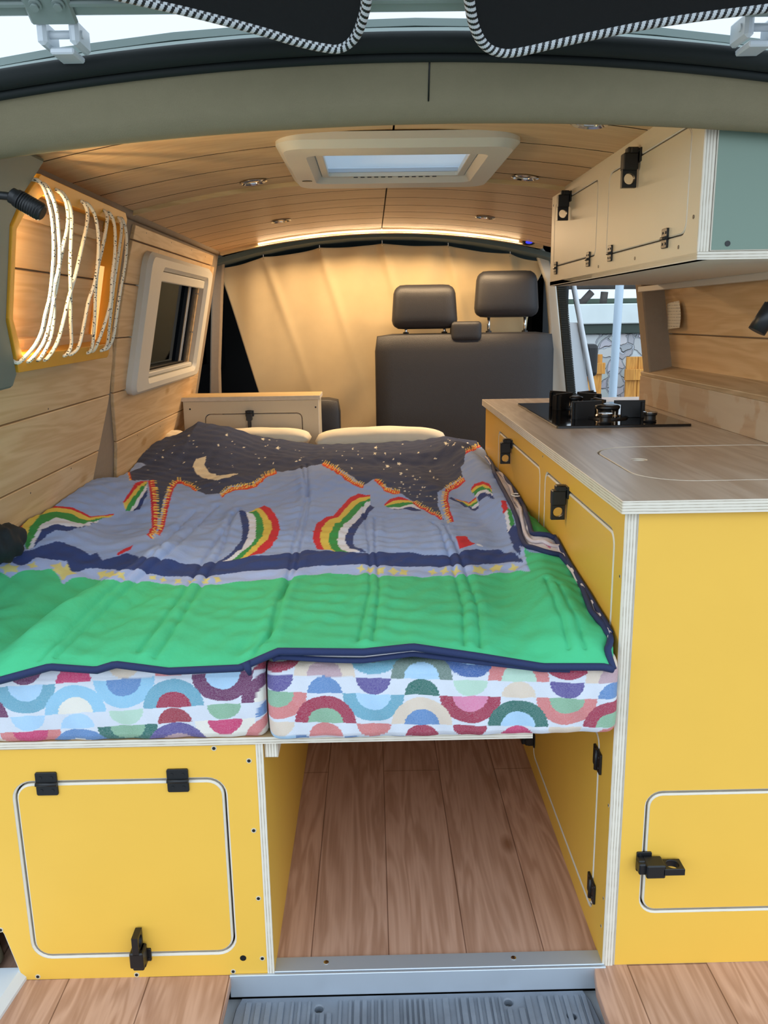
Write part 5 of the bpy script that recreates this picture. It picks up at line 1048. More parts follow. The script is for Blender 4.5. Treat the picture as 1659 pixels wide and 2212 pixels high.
('Z',[388,1509,382,1437,376,1372,370,1303,346,1122,346,1084,346,1052,346,1020,345,980,342,927,339,875,337,828,333,770,331,726,327,674,325,640,324,607,322,579,320,553,317,526,314,496,313,457,312,423,317,407,321,391,326,378,331,366,337,358,344,354,351,352,359,352,367,353,370,341,373,328,375,314,378,300,380,285,382,271,380,251,378,231,375,211,373,191,371,172,369,155,368,140,366,124,365,109,363,92,365,80,367,68,369,56,371,46,372,34,373,24,374,14,369,2,365,-8,362,-17,365,-9,369,1,373,11,378,23,380,34,382,47,384,61,387,77,389,94,391,110,394,126,396,142,399,160,401,178,403,196,405,215,408,234,410,254,412,274,413,293,413,312,413,333,414,354,414,376,412,392,410,409,406,424,403,438,399,451,391,448,383,443,375,440,368,441,361,445,353,445,346,450,339,458,333,469,335,495,337,521,339,547,342,575,346,613,352,667,377,820,380,860,384,901,389,949,396,1008,408,1101,414,1162,418,1221,425,1296,427,1338,423,1374,418,1408,414,1443,412,1500,400,1506]),
('P',[339,422,347,420,357,422,363,418,370,417,377,418,364,398,353,385,348,394,343,406]),
('P',[375,140,388,144,386,128,385,113,383,97,380,81,373,85,374,99,374,113,375,126]),
('P',[412,1312,420,1294,426,1269,414,1162,406,1177,398,1190]),
('RV',[412,1500,414,1443,418,1408,423,1374,427,1338,425,1296,418,1221,414,1162,408,1101,396,1008,389,949,384,901,380,860,377,820,352,667,346,613,342,575,339,547,337,521,335,495,333,469,339,458,346,450,353,445,361,445,368,441,375,440,383,443,391,448,399,451,403,438,406,424,410,409,412,392,414,376,414,354,413,333,413,312,413,293,412,274,410,254,408,234,405,215,403,196,401,178,399,160,396,142,394,126,391,110,389,94,387,77,384,61,382,47,380,34,378,23,420,0,420,1750,380,1750]),
('G',[384,806,394,798,402,787,401,748,401,717,400,684,397,639,396,606,381,512,380,481,368,465,359,460,351,460,344,466,338,475,341,502,343,529,346,558,351,598,373,732]),
('RS',[398,960,409,971,412,940,415,910,417,882,420,855,407,858,393,857,395,888,396,922]),
('GF',[409,211,406,193,403,174,400,157,398,141,395,126,393,111,390,96,388,110,391,126,394,143,397,162,400,181,404,202])]
QUILT_SEAMS=[[-496,-20,-494,-12,-491,-4,-489,6,-488,16,-486,28,-485,40,-484,53,-482,65,-480,78,-479,89,-477,101,-474,113,-472,125,-471,138,-468,151,-466,164,-464,176,-461,188,-459,201,-456,214,-454,227,-451,241,-449,255,-446,270,-444,285,-441,300,-438,316,-436,331,-433,347,-430,362,-427,378,-424,393,-420,410,-418,430,-416,453,-417,488,-430,575,-434,627,-432,658,-430,685,-428,718,-426,754,-423,784,-420,814,-416,844,-412,871,-407,899],[-519,-22,-516,-16,-513,-10,-510,-3,-507,6,-505,14,-503,24,-501,34,-500,45,-498,57,-497,69,-495,80,-493,91,-491,102,-489,114,-487,126,-485,138,-483,150,-481,163,-479,175,-477,189,-474,201,-472,214,-470,228,-467,242,-465,257,-463,273,-461,290,-459,307,-457,324,-455,342,-452,358,-449,375,-446,392,-444,410,-443,434,-467,556,-467,588,-467,622,-467,657,-466,687,-464,718,-464,756,-462,785,-458,811,-455,839],[-344,-18,-342,-8,-340,2,-338,12,-336,22,-335,34,-334,47,-333,62,-332,78,-331,95,-330,111,-329,128,-329,146,-328,165,-328,186,-327,205,-326,225,-326,245,-325,267,-325,290,-325,315,-325,342,-325,370,-325,398,-325,428,-326,461,-327,496,-331,537,-335,580,-338,615,-341,648,-344,685,-347,724,-353,776,-358,829],[-372,-4,-370,7,-368,17,-366,29,-364,41,-363,54,-362,70,-361,86,-360,103,-359,119,-357,134,-356,150,-354,167,-353,185,-351,203,-351,222,-350,241,-350,260,-349,281,-350,304,-350,330,-351,359,-351,386,-351,412,-351,439,-352,470,-353,502,-354,535,-354,573,-354,607,-352,635,-351,667,-350,704,-349,739,-350,788,-350,829,-349,868],[-192,-28,-188,-19,-185,-9,-182,2,-178,13,-175,25,-171,37,-168,50,-168,68,-167,87,-167,105,-166,124,-166,144,-166,168,-167,197,-167,227,-168,255,-167,280,-168,305,-169,331,-170,358,-171,387,-172,419,-174,457,-176,500,-178,538,-179,574,-180,610,-181,646,-183,702,-184,748,-184,786,-183,822,-183,862,-184,921,-185,971,-184,1009,-183,1044,-186,1082,-190,1122,-194,1172,-200,1244,-218,1467],[-171,10,-171,27,-171,45,-171,63,-172,84,-172,103,-172,123,-172,144,-173,170,-172,194,-170,220,-168,245,-166,268,-164,290,-162,313,-159,336,-157,360,-157,388,-158,420,-159,459,-161,503,-162,541,-163,576,-163,608,-164,643,-166,698,-167,746,-168,786,-169,820,-170,858,-172,920,-174,973,-180,1009,-186,1044,-191,1080,-197,1115,-204,1159,-212,1223,-234,1436],[-28,-9,-26,9,-25,28,-23,47,-22,67,-20,90,-18,113,-17,134,-15,155,-13,177,-11,204,-9,235,-10,266,-10,297,-10,328,-10,357,-10,384,-11,408,-11,433,-11,462,-11,505,-13,555,-15,601,-16,638,-18,684,-20,749,-22,798,-24,844,-26,884,-28,926],[-6,-12,-5,5,-4,22,-2,41,-1,61,0,84,1,107,2,129,4,150,5,172,6,199,8,230,7,262,7,294,6,325,5,354,5,382,4,408,3,434,2,463,2,504,2,554,2,600,2,637,2,684,2,742,2,792],[136,-20,137,-7,138,8,140,24,142,41,143,59,145,79,148,105,151,133,152,159,152,185,153,212,153,238,154,264,154,288,154,312,155,339,155,369,156,398,155,424,153,450,152,477,152,508,151,546,152,596,153,655,142,730],[160,-19,161,-5,162,10,164,26,166,42,167,60,170,82,172,108,175,134,175,158,176,185,176,213,177,240,177,265,176,289,176,313,176,337,175,363,175,393,175,422,174,451,173,480,171,507,169,538,168,578,168,630,168,689],[301,-13,301,-6,301,3,301,12,302,22,303,34,304,46,304,58,303,72,303,86,304,103,305,121,306,142,307,163,308,186,310,211],[326,-13,326,-5,325,4,325,13,326,24,326,36,327,48,326,60,325,74,325,89,324,105,325,124,325,143,325,162,326,184]]
QUILT_PIPE_INNER=[388,1509,376,1372,346,1122,346,1062,346,1008,342,927,339,861,334,787,331,726,326,657,324,607,321,570,318,536,314,496,312,423,320,396,328,374,337,358,351,352,367,353,371,334,375,314,379,293,382,271,378,238,374,204,371,172,368,145,366,119,363,92,366,76,368,60,371,46,372,28,374,14,368,-3,362,-17]
QUILT_PIPE_OUTER=[412,1500,415,1430,422,1386,427,1338,418,1221,408,1101,393,986,386,916,380,860,375,802,347,628,342,575,337,521,333,469,346,450,361,445,372,440,386,445,399,451,405,429,410,404,414,376,413,339,413,306,412,274,409,244,405,215,402,187,399,160,395,134,391,110,388,86,384,61,380,40,378,23]

# ================= kitchen unit =================
KX=.384
WS=frame((KX,0,0),(0,-1,0),(0,0,1))      # local x = -Y, y = Z, z = -X
k=thing('kitchen_unit','tall yellow plywood kitchen cabinet beside the bed under the worktop','cabinet',(.62,.8,0))
def yz(y0,z0,y1,z1,r): return (-y1,z0,-y0,z1,r)
panel,ds=panel_door(k,WS,rect(-1.60,-.012,-.0,.8055),[yz(.050,.50,.600,.762,.026),yz(.655,.50,1.300,.760,.026),yz(.080,.040,.645,.388,.024)],t=.018,panel_name='side_panel')
latch(ds[0],frame((KX,.385,.757),(0,-1,0),(0,0,1))); latch(ds[1],frame((KX,1.057,.755),(0,-1,0),(0,0,1)))
hinge(ds[2],frame((KX,.082,.345),(0,0,-1),(0,-1,0)),1.1); hinge(ds[2],frame((KX,.082,.088),(0,0,-1),(0,-1,0)),1.1)
latch(ds[2],frame((KX,.640,.085),(0,0,-1),(0,-1,0)),1.0)
screws(k,WS,[(-.012,.70),(-.010,.545),(-.010,.30),(-.012,.12),(-.63,.79),(-.018,.06)],.003,PLY)
WE=frame((0,0,0),(1,0,0),(0,0,1))        # facing the tailgate
WEp=frame((0,.001,0),(1,0,0),(0,0,1))
p,de=panel_door(k,WEp,rect(.4025,-.008,.96,.8055),[(.444,.100,.86,.328,.026)],t=.012,panel_name='end_panel')
latch(de[0],frame((.447,.001,.200),(0,-1,0) if False else (0,0,1),(-1,0,0)),1.05)
box('far_end_panel',(.40,1.588,-.01),(.95,1.60,.8055),YEL,k)
# worktop with sink lid
w=plate('worktop',rr(.374,-.014,.965,1.625,.003),[rr(.455,.135,.885,.520,.095,10)],.020,[WTOP,PLY],bev=.0012,z0=.8262,back=1)
tag(w,'grey washed plywood worktop on top of the yellow kitchen cabinet','worktop')
lid=plate('sink_lid',rr(.4585,.1385,.8815,.5165,.092,10),[circ(.515,.357,.0145,20)],.016,[WTOP,PLY],w,bev=.0015,z0=.8258,back=1)
box('sink_basin',(.46,.14,.80),(.88,.515,.8085),STEEL,w,bev=.002)
def worn_ply():
    m=wood('worn plywood','C2AC92','A58A70','Y',.8,.55,knots=False,contrast=.7); n=m.node_tree.nodes; l=m.node_tree.links; b=n['Principled BSDF']
    src=b.inputs['Base Color'].links[0].from_socket; t=n.new('ShaderNodeTexCoord'); nz=n.new('ShaderNodeTexNoise'); nz.inputs['Scale'].default_value=6; nz.inputs['Detail'].default_value=5; l.new(t.outputs['Object'],nz.inputs[0])
    r=n.new('ShaderNodeMapRange'); r.inputs['From Min'].default_value=.50; r.inputs['From Max'].default_value=.54; r.inputs['To Max'].default_value=.65; l.new(nz.outputs['Fac'],r.inputs[0])
    mx=n.new('ShaderNodeMix'); mx.data_type='RGBA'; l.new(r.outputs[0],mx.inputs[0]); l.new(src,mx.inputs[6]); mx.inputs[7].default_value=lin('C4B9A6'); l.new(mx.outputs[2],b.inputs['Base Color']); return m
b_=box('splashback',(.846,-.01,.8265),(.864,1.42,.912),worn_ply(),bev=.001)
tag(b_,'low plywood splashback board along the back of the worktop, with a paler worn patch','splashback')
LEDGE=wood('grooved ledge wood','CDB99B','A08765','X',1.2,.6,knots=False,contrast=.9)
bm=bmesh.new(); bm_plate(bm,[(-1.42,.0),(.0,.0),(.0,.095),(-1.36,.095)],[],.012,.0015,0,0,z0=0); 
l_=from_bm('wall_ledge',bm,LEDGE,W=frame((.846,0,.9135),(0,-1,0) if False else (0,-1,0),(.965,0,.26))); 
WM[l_.name]=frame((.846,0,.9135),(0,1,0),(-1,0,-.26))
l_.matrix_world=frame((.846,0,.924),(0,1,0),(-1,0,-.26))@Matrix.Diagonal((-1,-1,1,1))
tag(l_,'grooved wooden ledge above the splashback under the right wall boards','ledge')
# hob
hx0,hy0,hx1,hy1=.458,.830,.795,1.405; Z=.8262
h=thing('gas_hob','black glass gas hob with two burners set on the worktop','hob',(.62,1.1,Z))
plate('glass_plate',rr(hx0,hy0,hx1,hy1,.006),[],.006,[HOBG,HOBG],h,bev=.0012,z0=Z+.0066)
zt=Z+.0066
def burner(cx,cy,r,fh,fl,angs):
    W=Matrix.Translation((cx,cy,zt))
    lathe('drip_ring',[(r*1.75,0),(r*1.72,.004),(r*1.5,.005),(r*1.35,.002),(r*1.3,0)],BLK,h,W)
    b0=lathe('burner',[(r*1.0,0),(r*1.02,.006),(r*.92,.010),(r*.95,.022),(r*1.0,.024)],STEEL,h,W)
    lathe('burner_cap',[(r*1.0,.0242),(r*1.06,.027),(r*1.04,.0315),(r*.9,.034),(.0005,.034)],BLK,b0,W)
    bm=bmesh.new(); bm_cyl(bm,(cx+r*.35,cy-r*1.15,zt),(cx+r*.35,cy-r*1.15,zt+.02),.0016,8); from_bm('igniter',bm,WPLAS,b0)
    for a in angs:
        ca,sa=math.cos(a),math.sin(a)
        Wf=frame((cx,cy,zt),(ca,sa,0),(0,0,1))
        bm=bmesh.new()
        prof=[(fl,0.0),(fl,fh),(r*.55,fh),(r*.55,fh-.008),(r*1.15,fh-.012),(r*1.15,0.0)]
        bm_plate(bm,ccw(prof),[],.006,.001,0,0,z0=.003)
        bm_plate(bm,ccw([(fl-.012,0),(fl-.006,0),(fl-.006,fh-.004),(fl-.012,fh-.004)]),[],.030,.001,0,0,z0=.017)
        from_bm('pan_support',bm,BLK,h,Wf)
burner(.625,.985,.031,.046,.098,[math.radians(d_) for d_ in(-4,96,186)])
burner(.600,1.245,.026,.046,.090,[math.radians(d_) for d_ in(40,130,220,310)])
for kx,ky in((.588,.868),(.708,.888)):
    lathe('control_knob',[(.0155,0),(.0165,.003),(.0145,.006),(.0145,.016),(.0175,.018),(.0175,.024)],BLK,h,Matrix.Translation((kx,ky,zt)))
    lathe('knob_ring',[(.0178,.0235),(.0180,.0255),(.0155,.0262),(.0001,.0255)],STEEL,bpy.context.scene.objects[[o.name for o in h.children][-1]] if False else h,Matrix.Translation((kx,ky,zt)))
# faucet at the right edge
t=thing('faucet','matt black curved kitchen tap at the right edge, spout over the worktop','tap',(.72,.12,.826))
P=smooth_path([(.78,.10,.826),(.78,.10,1.04),(.765,.11,1.12),(.72,.125,1.152),(.67,.135,1.135),(.645,.14,1.105)],6)
tube('spout',P,.0115,BLK,t,n=14); cyl('nozzle',(.648,.1395,1.110),(.626,.142,1.070),.0145,BLK,t); lathe('tap_base',[(.026,0),(.026,.006),(.017,.012),(.014,.03),(.0001,.03)],BLK,t,Matrix.Translation((.78,.10,.8262)))
# note on the right pillar
bm=bmesh.new(); n=14
ln=[]
for i in range(n+1):
    for j in range(5):
        v=i/n; uu=j/4; W_=.038
        ln.append(bm.verts.new((.905-.02*math.sin(v*3)*.0+.0,1.325-uu*.115,1.128-v*.075)))
for v in ln:
    tz=(1.128-v.co.z)/.075; ty=(1.325-v.co.y)/.115
    v.co.x=.93-.16*(v.co.z-.937)-.014-.012*math.sin(ty*2.6)-.006*tz; v.co.y+= -.012*math.sin(tz*3.1)*(ty); v.co.z+=.008*ty
for i in range(n):
    for j in range(4): f_=bm.faces.new((ln[i*5+j],ln[(i+1)*5+j],ln[(i+1)*5+j+1],ln[i*5+j+1])); f_.smooth=True
PAPER=M('paper','DAD5C6',.8)
def papermat():
    m,nn,l,b=new_mat('handwritten paper'); tcn=nn.new('ShaderNodeTexCoord'); sp=nn.new('ShaderNodeSeparateXYZ'); l.new(tcn.outputs['Object'],sp.inputs[0])
    nz=nn.new('ShaderNodeTexNoise'); mp=nn.new('ShaderNodeMapping'); mp.inputs['Scale'].default_value=(1,260,100); l.new(tcn.outputs['Object'],mp.inputs[0]); nz.inputs['Scale'].default_value=1; l.new(mp.outputs[0],nz.inputs[0])
    mu=nn.new('ShaderNodeMath'); mu.operation='MULTIPLY'; mu.inputs[1].default_value=2*math.pi/.0085; l.new(sp.outputs['Z'],mu.inputs[0]); si=nn.new('ShaderNodeMath'); si.operation='SINE'; l.new(mu.outputs[0],si.inputs[0])
    a=nn.new('ShaderNodeMath'); a.operation='MULTIPLY'; l.new(si.outputs[0],a.inputs[0]); l.new(nz.outputs['Fac'],a.inputs[1])
    r=nn.new('ShaderNodeMapRange'); r.inputs['From Min'].default_value=.40; r.inputs['From Max'].default_value=.5; r.inputs['To Max'].default_value=.7; l.new(a.outputs[0],r.inputs[0])
    mx=nn.new('ShaderNodeMix'); mx.data_type='RGBA'; mx.inputs[6].default_value=lin('D6CFBD'); mx.inputs[7].default_value=lin('55504A'); l.new(r.outputs[0],mx.inputs[0]); l.new(mx.outputs[2],b.inputs['Base Color']); return m
pn=from_bm('paper_note',bm,papermat()); tag(pn,'small curled handwritten paper note stuck beside the felt pillar','note')
# ================= overhead cupboard =================
OX=.50
WO=frame((OX,0,0),(0,-1,0),(0,0,1))
c=thing('overhead_cupboard','cream overhead cupboard with mint green end under the roof on the right','cupboard',(.68,.6,1.18))
panel,ds=panel_door(c,WO,[(-1.168,1.180),(-.088,1.180),(-.088,1.425),(-1.168,1.425)],[yz(.140,1.222,.602,1.385,.022),yz(.688,1.228,1.128,1.388,.020)],t=.018,front=CREAM,panel_name='front_panel',gap=.0025,bev=.0016)
latch(ds[0],frame((OX,.405,1.383),(0,-1,0),(0,0,1)),1.0); latch(ds[1],frame((OX,.955,1.385),(0,-1,0),(0,0,1)),1.0)
for d_,ys_ in((ds[0],(.232,.565)),(ds[1],(.745,1.090))):
    for y_ in ys_: hinge(d_,frame((OX,y_,1.224),(0,-1,0),(0,0,1)),.78)
for y_,z_ in((.108,1.40),(.112,1.245),(.17,1.205),(.40,1.203),(.66,1.203),(1.15,1.39)): 
    bm=bmesh.new(); bm_cyl(bm,(-y_,z_,0),(-y_,z_,.0008),.0032,10); from_bm('screw',bm,BLK,c,WO)
MINTC=M('mint laminate end','75897A',.5,noise=.03,nscale=8)
plate('end_panel',[(.519,1.1925),(.80,1.1925),(.795,1.36),(.76,1.375),(.519,1.425)],[],.012,[MINTC,PLY],c,frame((0,.086,0),(1,0,0),(0,0,1)),bev=.0015)
bm=bmesh.new(); bm_cyl(bm,(.545,1.203,.0),(.545,1.203,.001),.0042,14); from_bm('screw',bm,BLK,c,frame((0,.086,0),(1,0,0),(0,0,1)))
WHT=M('white laminate underside','C9C4BB',.5)
plate('bottom_board',rect(.500,.086,.86,1.168),[],.012,[WHT,PLY],c,bev=.001,z0=1.192)
box('light_rail',(.80,.05,1.165),(.818,1.34,1.180),WHT,c)
plate('far_end_panel',[(.519,1.1925),(.80,1.1925),(.76,1.375),(.519,1.42)],[],.012,[CREAM,PLY],c,frame((0,1.168,0),(1,0,0),(0,0,1)),bev=.0015)

# ================= left storage cabinet under the bed =================
s=thing('storage_cabinet','yellow under-bed locker with top hinged hatch, left of the floor gap','cabinet',(-.4,.4,0))
fp=[(-.1945,-.012),(-.1945,.4335),(-.80,.4335),(-.80,.30),(-.72,.18),(-.655,.10),(-.645,.085),(-.622,-.012)][::-1]
p,dd=panel_door(s,WE,ccw(fp),[(-.5965,.0385,-.2515,.371,.030)],t=.012,gap=.0032,bev=.0032)
hinge(dd[0],frame((-.5405,0,.3695),(1,0,0),(0,0,1))); hinge(dd[0],frame((-.3275,0,.3705),(1,0,0),(0,0,1)))
latch(dd[0],frame((-.413,0,.0425),(-1,0,0),(0,0,-1)),1.0)
screws(s,WE,[(-.266,.4255),(-.2105,.402),(-.209,.2745),(-.2075,.145),(-.2065,.026),(-.258,.001),(-.425,-.001),(-.595,.0),(-.648,.095)],.0045,CREAM)
bm=bmesh.new(); bm_cyl(bm,(-.2395,.0275,0),(-.2395,.0275,.0006),.0055,12); from_bm('chip',bm,BLK,s,WE)
plate('side_panel',rect(0,-.012,1.70,.4335),[],.012,[YEL,PLY],s,frame((-.1865,-.001,0),(0,1,0),(0,0,1)),bev=.001)
plate('support_block',rect(-.1855,.404,-.1635,.4335),[],1.5,[PLYX,PLYX],s,frame((0,.004,0),(1,0,0),(0,0,1)),bev=.002)
# ================= bed board, mattress pieces =================
bb=plate('bed_board',[(-.78,-.006),(.250,-.006),(.250,1.86),(-.78,1.86)],[],.0115,[PINE,PLY],bev=.001,z0=.4462,back=0)
tag(bb,'plywood bed board under the cushions, lying over the locker and the floor gap','bed board')
PALC={'tan':'D9C7B4','mauve':'B99AA0','gg':'6E8279','lb':'A8CBE6','coral':'CF7A78','mint':'B4D2BF','purple':'5D5290','blue':'5F86B8','dkg':'2F6A60','green':'86AE90','teal':'6BA3B8','crim':'9E2846','pink':'D781A4','cream':'E6E0D4','sky':'8FC1DC','plum':'6B2F5A','red':'9C3040','hot':'C5386A','nav':'3F62A0','white':'E6E9EE','must':'CDBFA0'}
def ring_color(X,Z,rows,slope=0.0,x0=0):
    c=np.empty(X.shape+(3,)); c[:]=lin('D3D7E0')[:3]
    Zz=Z-slope*(X-x0)
    # slightly ragged woven edges
    jx=.0006*np.sin(Zz*5200)+.0004*np.sin(X*4100+Zz*900)
    for kind,zl,A,B,offA,offB,per in rows:
        for lst,off,isA in((A,offA,True),(B,offB,False)):
            for i,e in enumerate(lst):
                cx=off+i*per; 
                dx=X-cx+jx
                if kind=='P': up,ring=(True,False) if isA else (False,True)
                else: up,ring=(True,True) if isA else (False,False)
                dz=(Zz-zl)*(1 if up else -1)
                rr_=np.sqrt(dx*dx+(dz*1.03)**2); half=dz>=0
                if ring:
                    m=half&(rr_<.0480); c[m]=lin(PALC[e[0]])[:3]
                    m=half&(rr_<.0275); c[m]=lin(PALC[e[1]])[:3]
                else:
                    m=half&(rr_<.0270); c[m]=lin(PALC[e])[:3]
    return c
FAB=vcol('woven ring pattern fabric',.85,.35,900,weave=.16)
def cushion(name,label,x0,x1,yf,rows,slope,x0s,nx,zb=.4472,zt=.575,sag=lambda x:0*x):
    """fabric covered foam block: perimeter profile front/top, separate side caps in the same mesh"""
    r=.020
    prof=[]  # (y,z,s) s: unrolled height coordinate
    N=95
    for z in np.linspace(zb+.012,zt-r,N): 
        b=.006*math.sin(math.pi*(z-zb)/(zt-zb)); prof.append((yf-b,z,z))
    for a in np.linspace(0,math.pi/2,16)[1:]: prof.append((yf+r-r*math.cos(a),zt-r+r*math.sin(a),zt-r+r*a))
    s0=prof[-1][2]; y0=prof[-1][0]
    for y in list(np.linspace(y0,y0+.10,50)[1:])+list(np.linspace(y0+.12,1.80,8)): prof.append((y,zt,s0+(y-y0)))
    pre=[(yf+.012*(1-math.sin(a)),zb+.012-.012*math.cos(a),zb+.012-.012*(math.pi/2-a)) for a in np.linspace(0,math.pi/2,6)[:-1]]
    prof=pre+prof
    prof=[(yf+.4,zb,zb-.05)]+prof+[(1.81,zt-.01,s0+2),(1.81,zb,s0+2.1)]
    P=np.array(prof)
    # end roundings: columns squeezed at the ends
    ex=[0,.0015,.005,.010,.016]; ei=[.016,.0105,.0052,.0015,0]
    xs=list(x0+np.array(ex))+list(np.linspace(x0+.017,x1-.017,nx))+list(x1-np.array(ex)[::-1]); ins=ei+[0]*nx+ei[::-1]
    xs=np.array(xs); ins=np.array(ins)
    X=np.tile(xs,(len(P),1)); Y=P[:,0][:,None]+ins[None,:]; Zm=P[:,1][:,None]+0*X
    cz=(zb+zt)/2; Zm=cz+(Zm-cz)*(1-ins[None,:]*6)
    Zm=Zm+sag(X)*np.clip((Zm-zb)/(zt-zb),0,1)
    wob=.0016*np.sin(X*60+1)*np.sin(P[:,2][:,None]*45)+.001*np.sin(X*140+P[:,2][:,None]*70)
    Y=Y+wob*(P[:,2][:,None]<zt)
    cols=ring_color(X,P[:,2][:,None]+0*X,rows,slope,x0s)
    o=grid_mesh(name,X,Y,Zm,cols,FAB)
    # close the two ends
    me=o.data; bm=bmesh.new(); bm.from_mesh(me)
    bm.verts.ensure_lookup_table(); R,Cn=X.shape
    for cidx,rev in((0,False),(Cn-1,True)):
        L=[bm.verts[i*Cn+cidx] for i in range(R)]
        try:
            f_=bm.faces.new(L if rev else L[::-1])
        except ValueError: pass
    bm.to_mesh(me); bm.free()
    tag(o,label,'cushion'); return o
rowsR=[('P',.608,['mint','lb','tan','mint'],[('crim','white'),('teal','gg'),('nav','lb'),('crim','lb')],-.082,-.158,.152),
 ('Q',.557,[('tan','mauve'),('gg','lb'),('coral','mint'),('tan','mauve')],['purple','purple','mint','purple'],-.082,-.158,.152),
 ('P',.531,['blue','dkg','tan','blue'],[('coral','green'),('teal','lb'),('crim','pink'),('coral','green')],-.082,-.158,.152),
 ('Q',.480,[('crim','green'),('tan','blue'),('dkg','lb'),('crim','green')],['tan','coral','crim','tan'],-.082,-.158,.152),
 ('P',.454,['coral','crim','hot','coral'],[('blue','lb')]*4,-.082,-.158,.152)]
rowsL=[('P',.632,['red','sky','coral','red'],[('blue','tan'),('dkg','mint'),('plum','lb')],-.630,-.551,.1545),
 ('Q',.582,[('tan','cream')]*4,['plum','tan','coral'],-.630,-.551,.1545),
 ('P',.555,['blue','hot','coral','crim'],[('teal','lb'),('sky','blue'),('plum','lb')],-.630,-.475-.076,.1545),
 ('Q',.504,[('plum','cream'),('sky','cream'),('teal','crim'),('plum','cream')],['lb','mint','green'],-.630,-.551,.1545),
 ('P',.477,['sky','lb','red','blue'],[('coral','hot'),('dkg','green'),('cream','hot')],-.630,-.551,.1545),
 ('Q',.430,[('tan','blue'),('blue','cream'),('purple','mauve'),('coral','tan')],['lb']*3,-.630,-.551,.1545)]
cushion('seat_cushion','left bed cushion covered in fabric of coloured half rings on white, above the yellow locker',-.745,-.177,-.012,rowsL,.045,-.4,520)
cushion('seat_cushion','right bed cushion covered in fabric of coloured half rings on white, over the floor gap',-.173,.3815,-.022,rowsR,-.045,-.082,560)
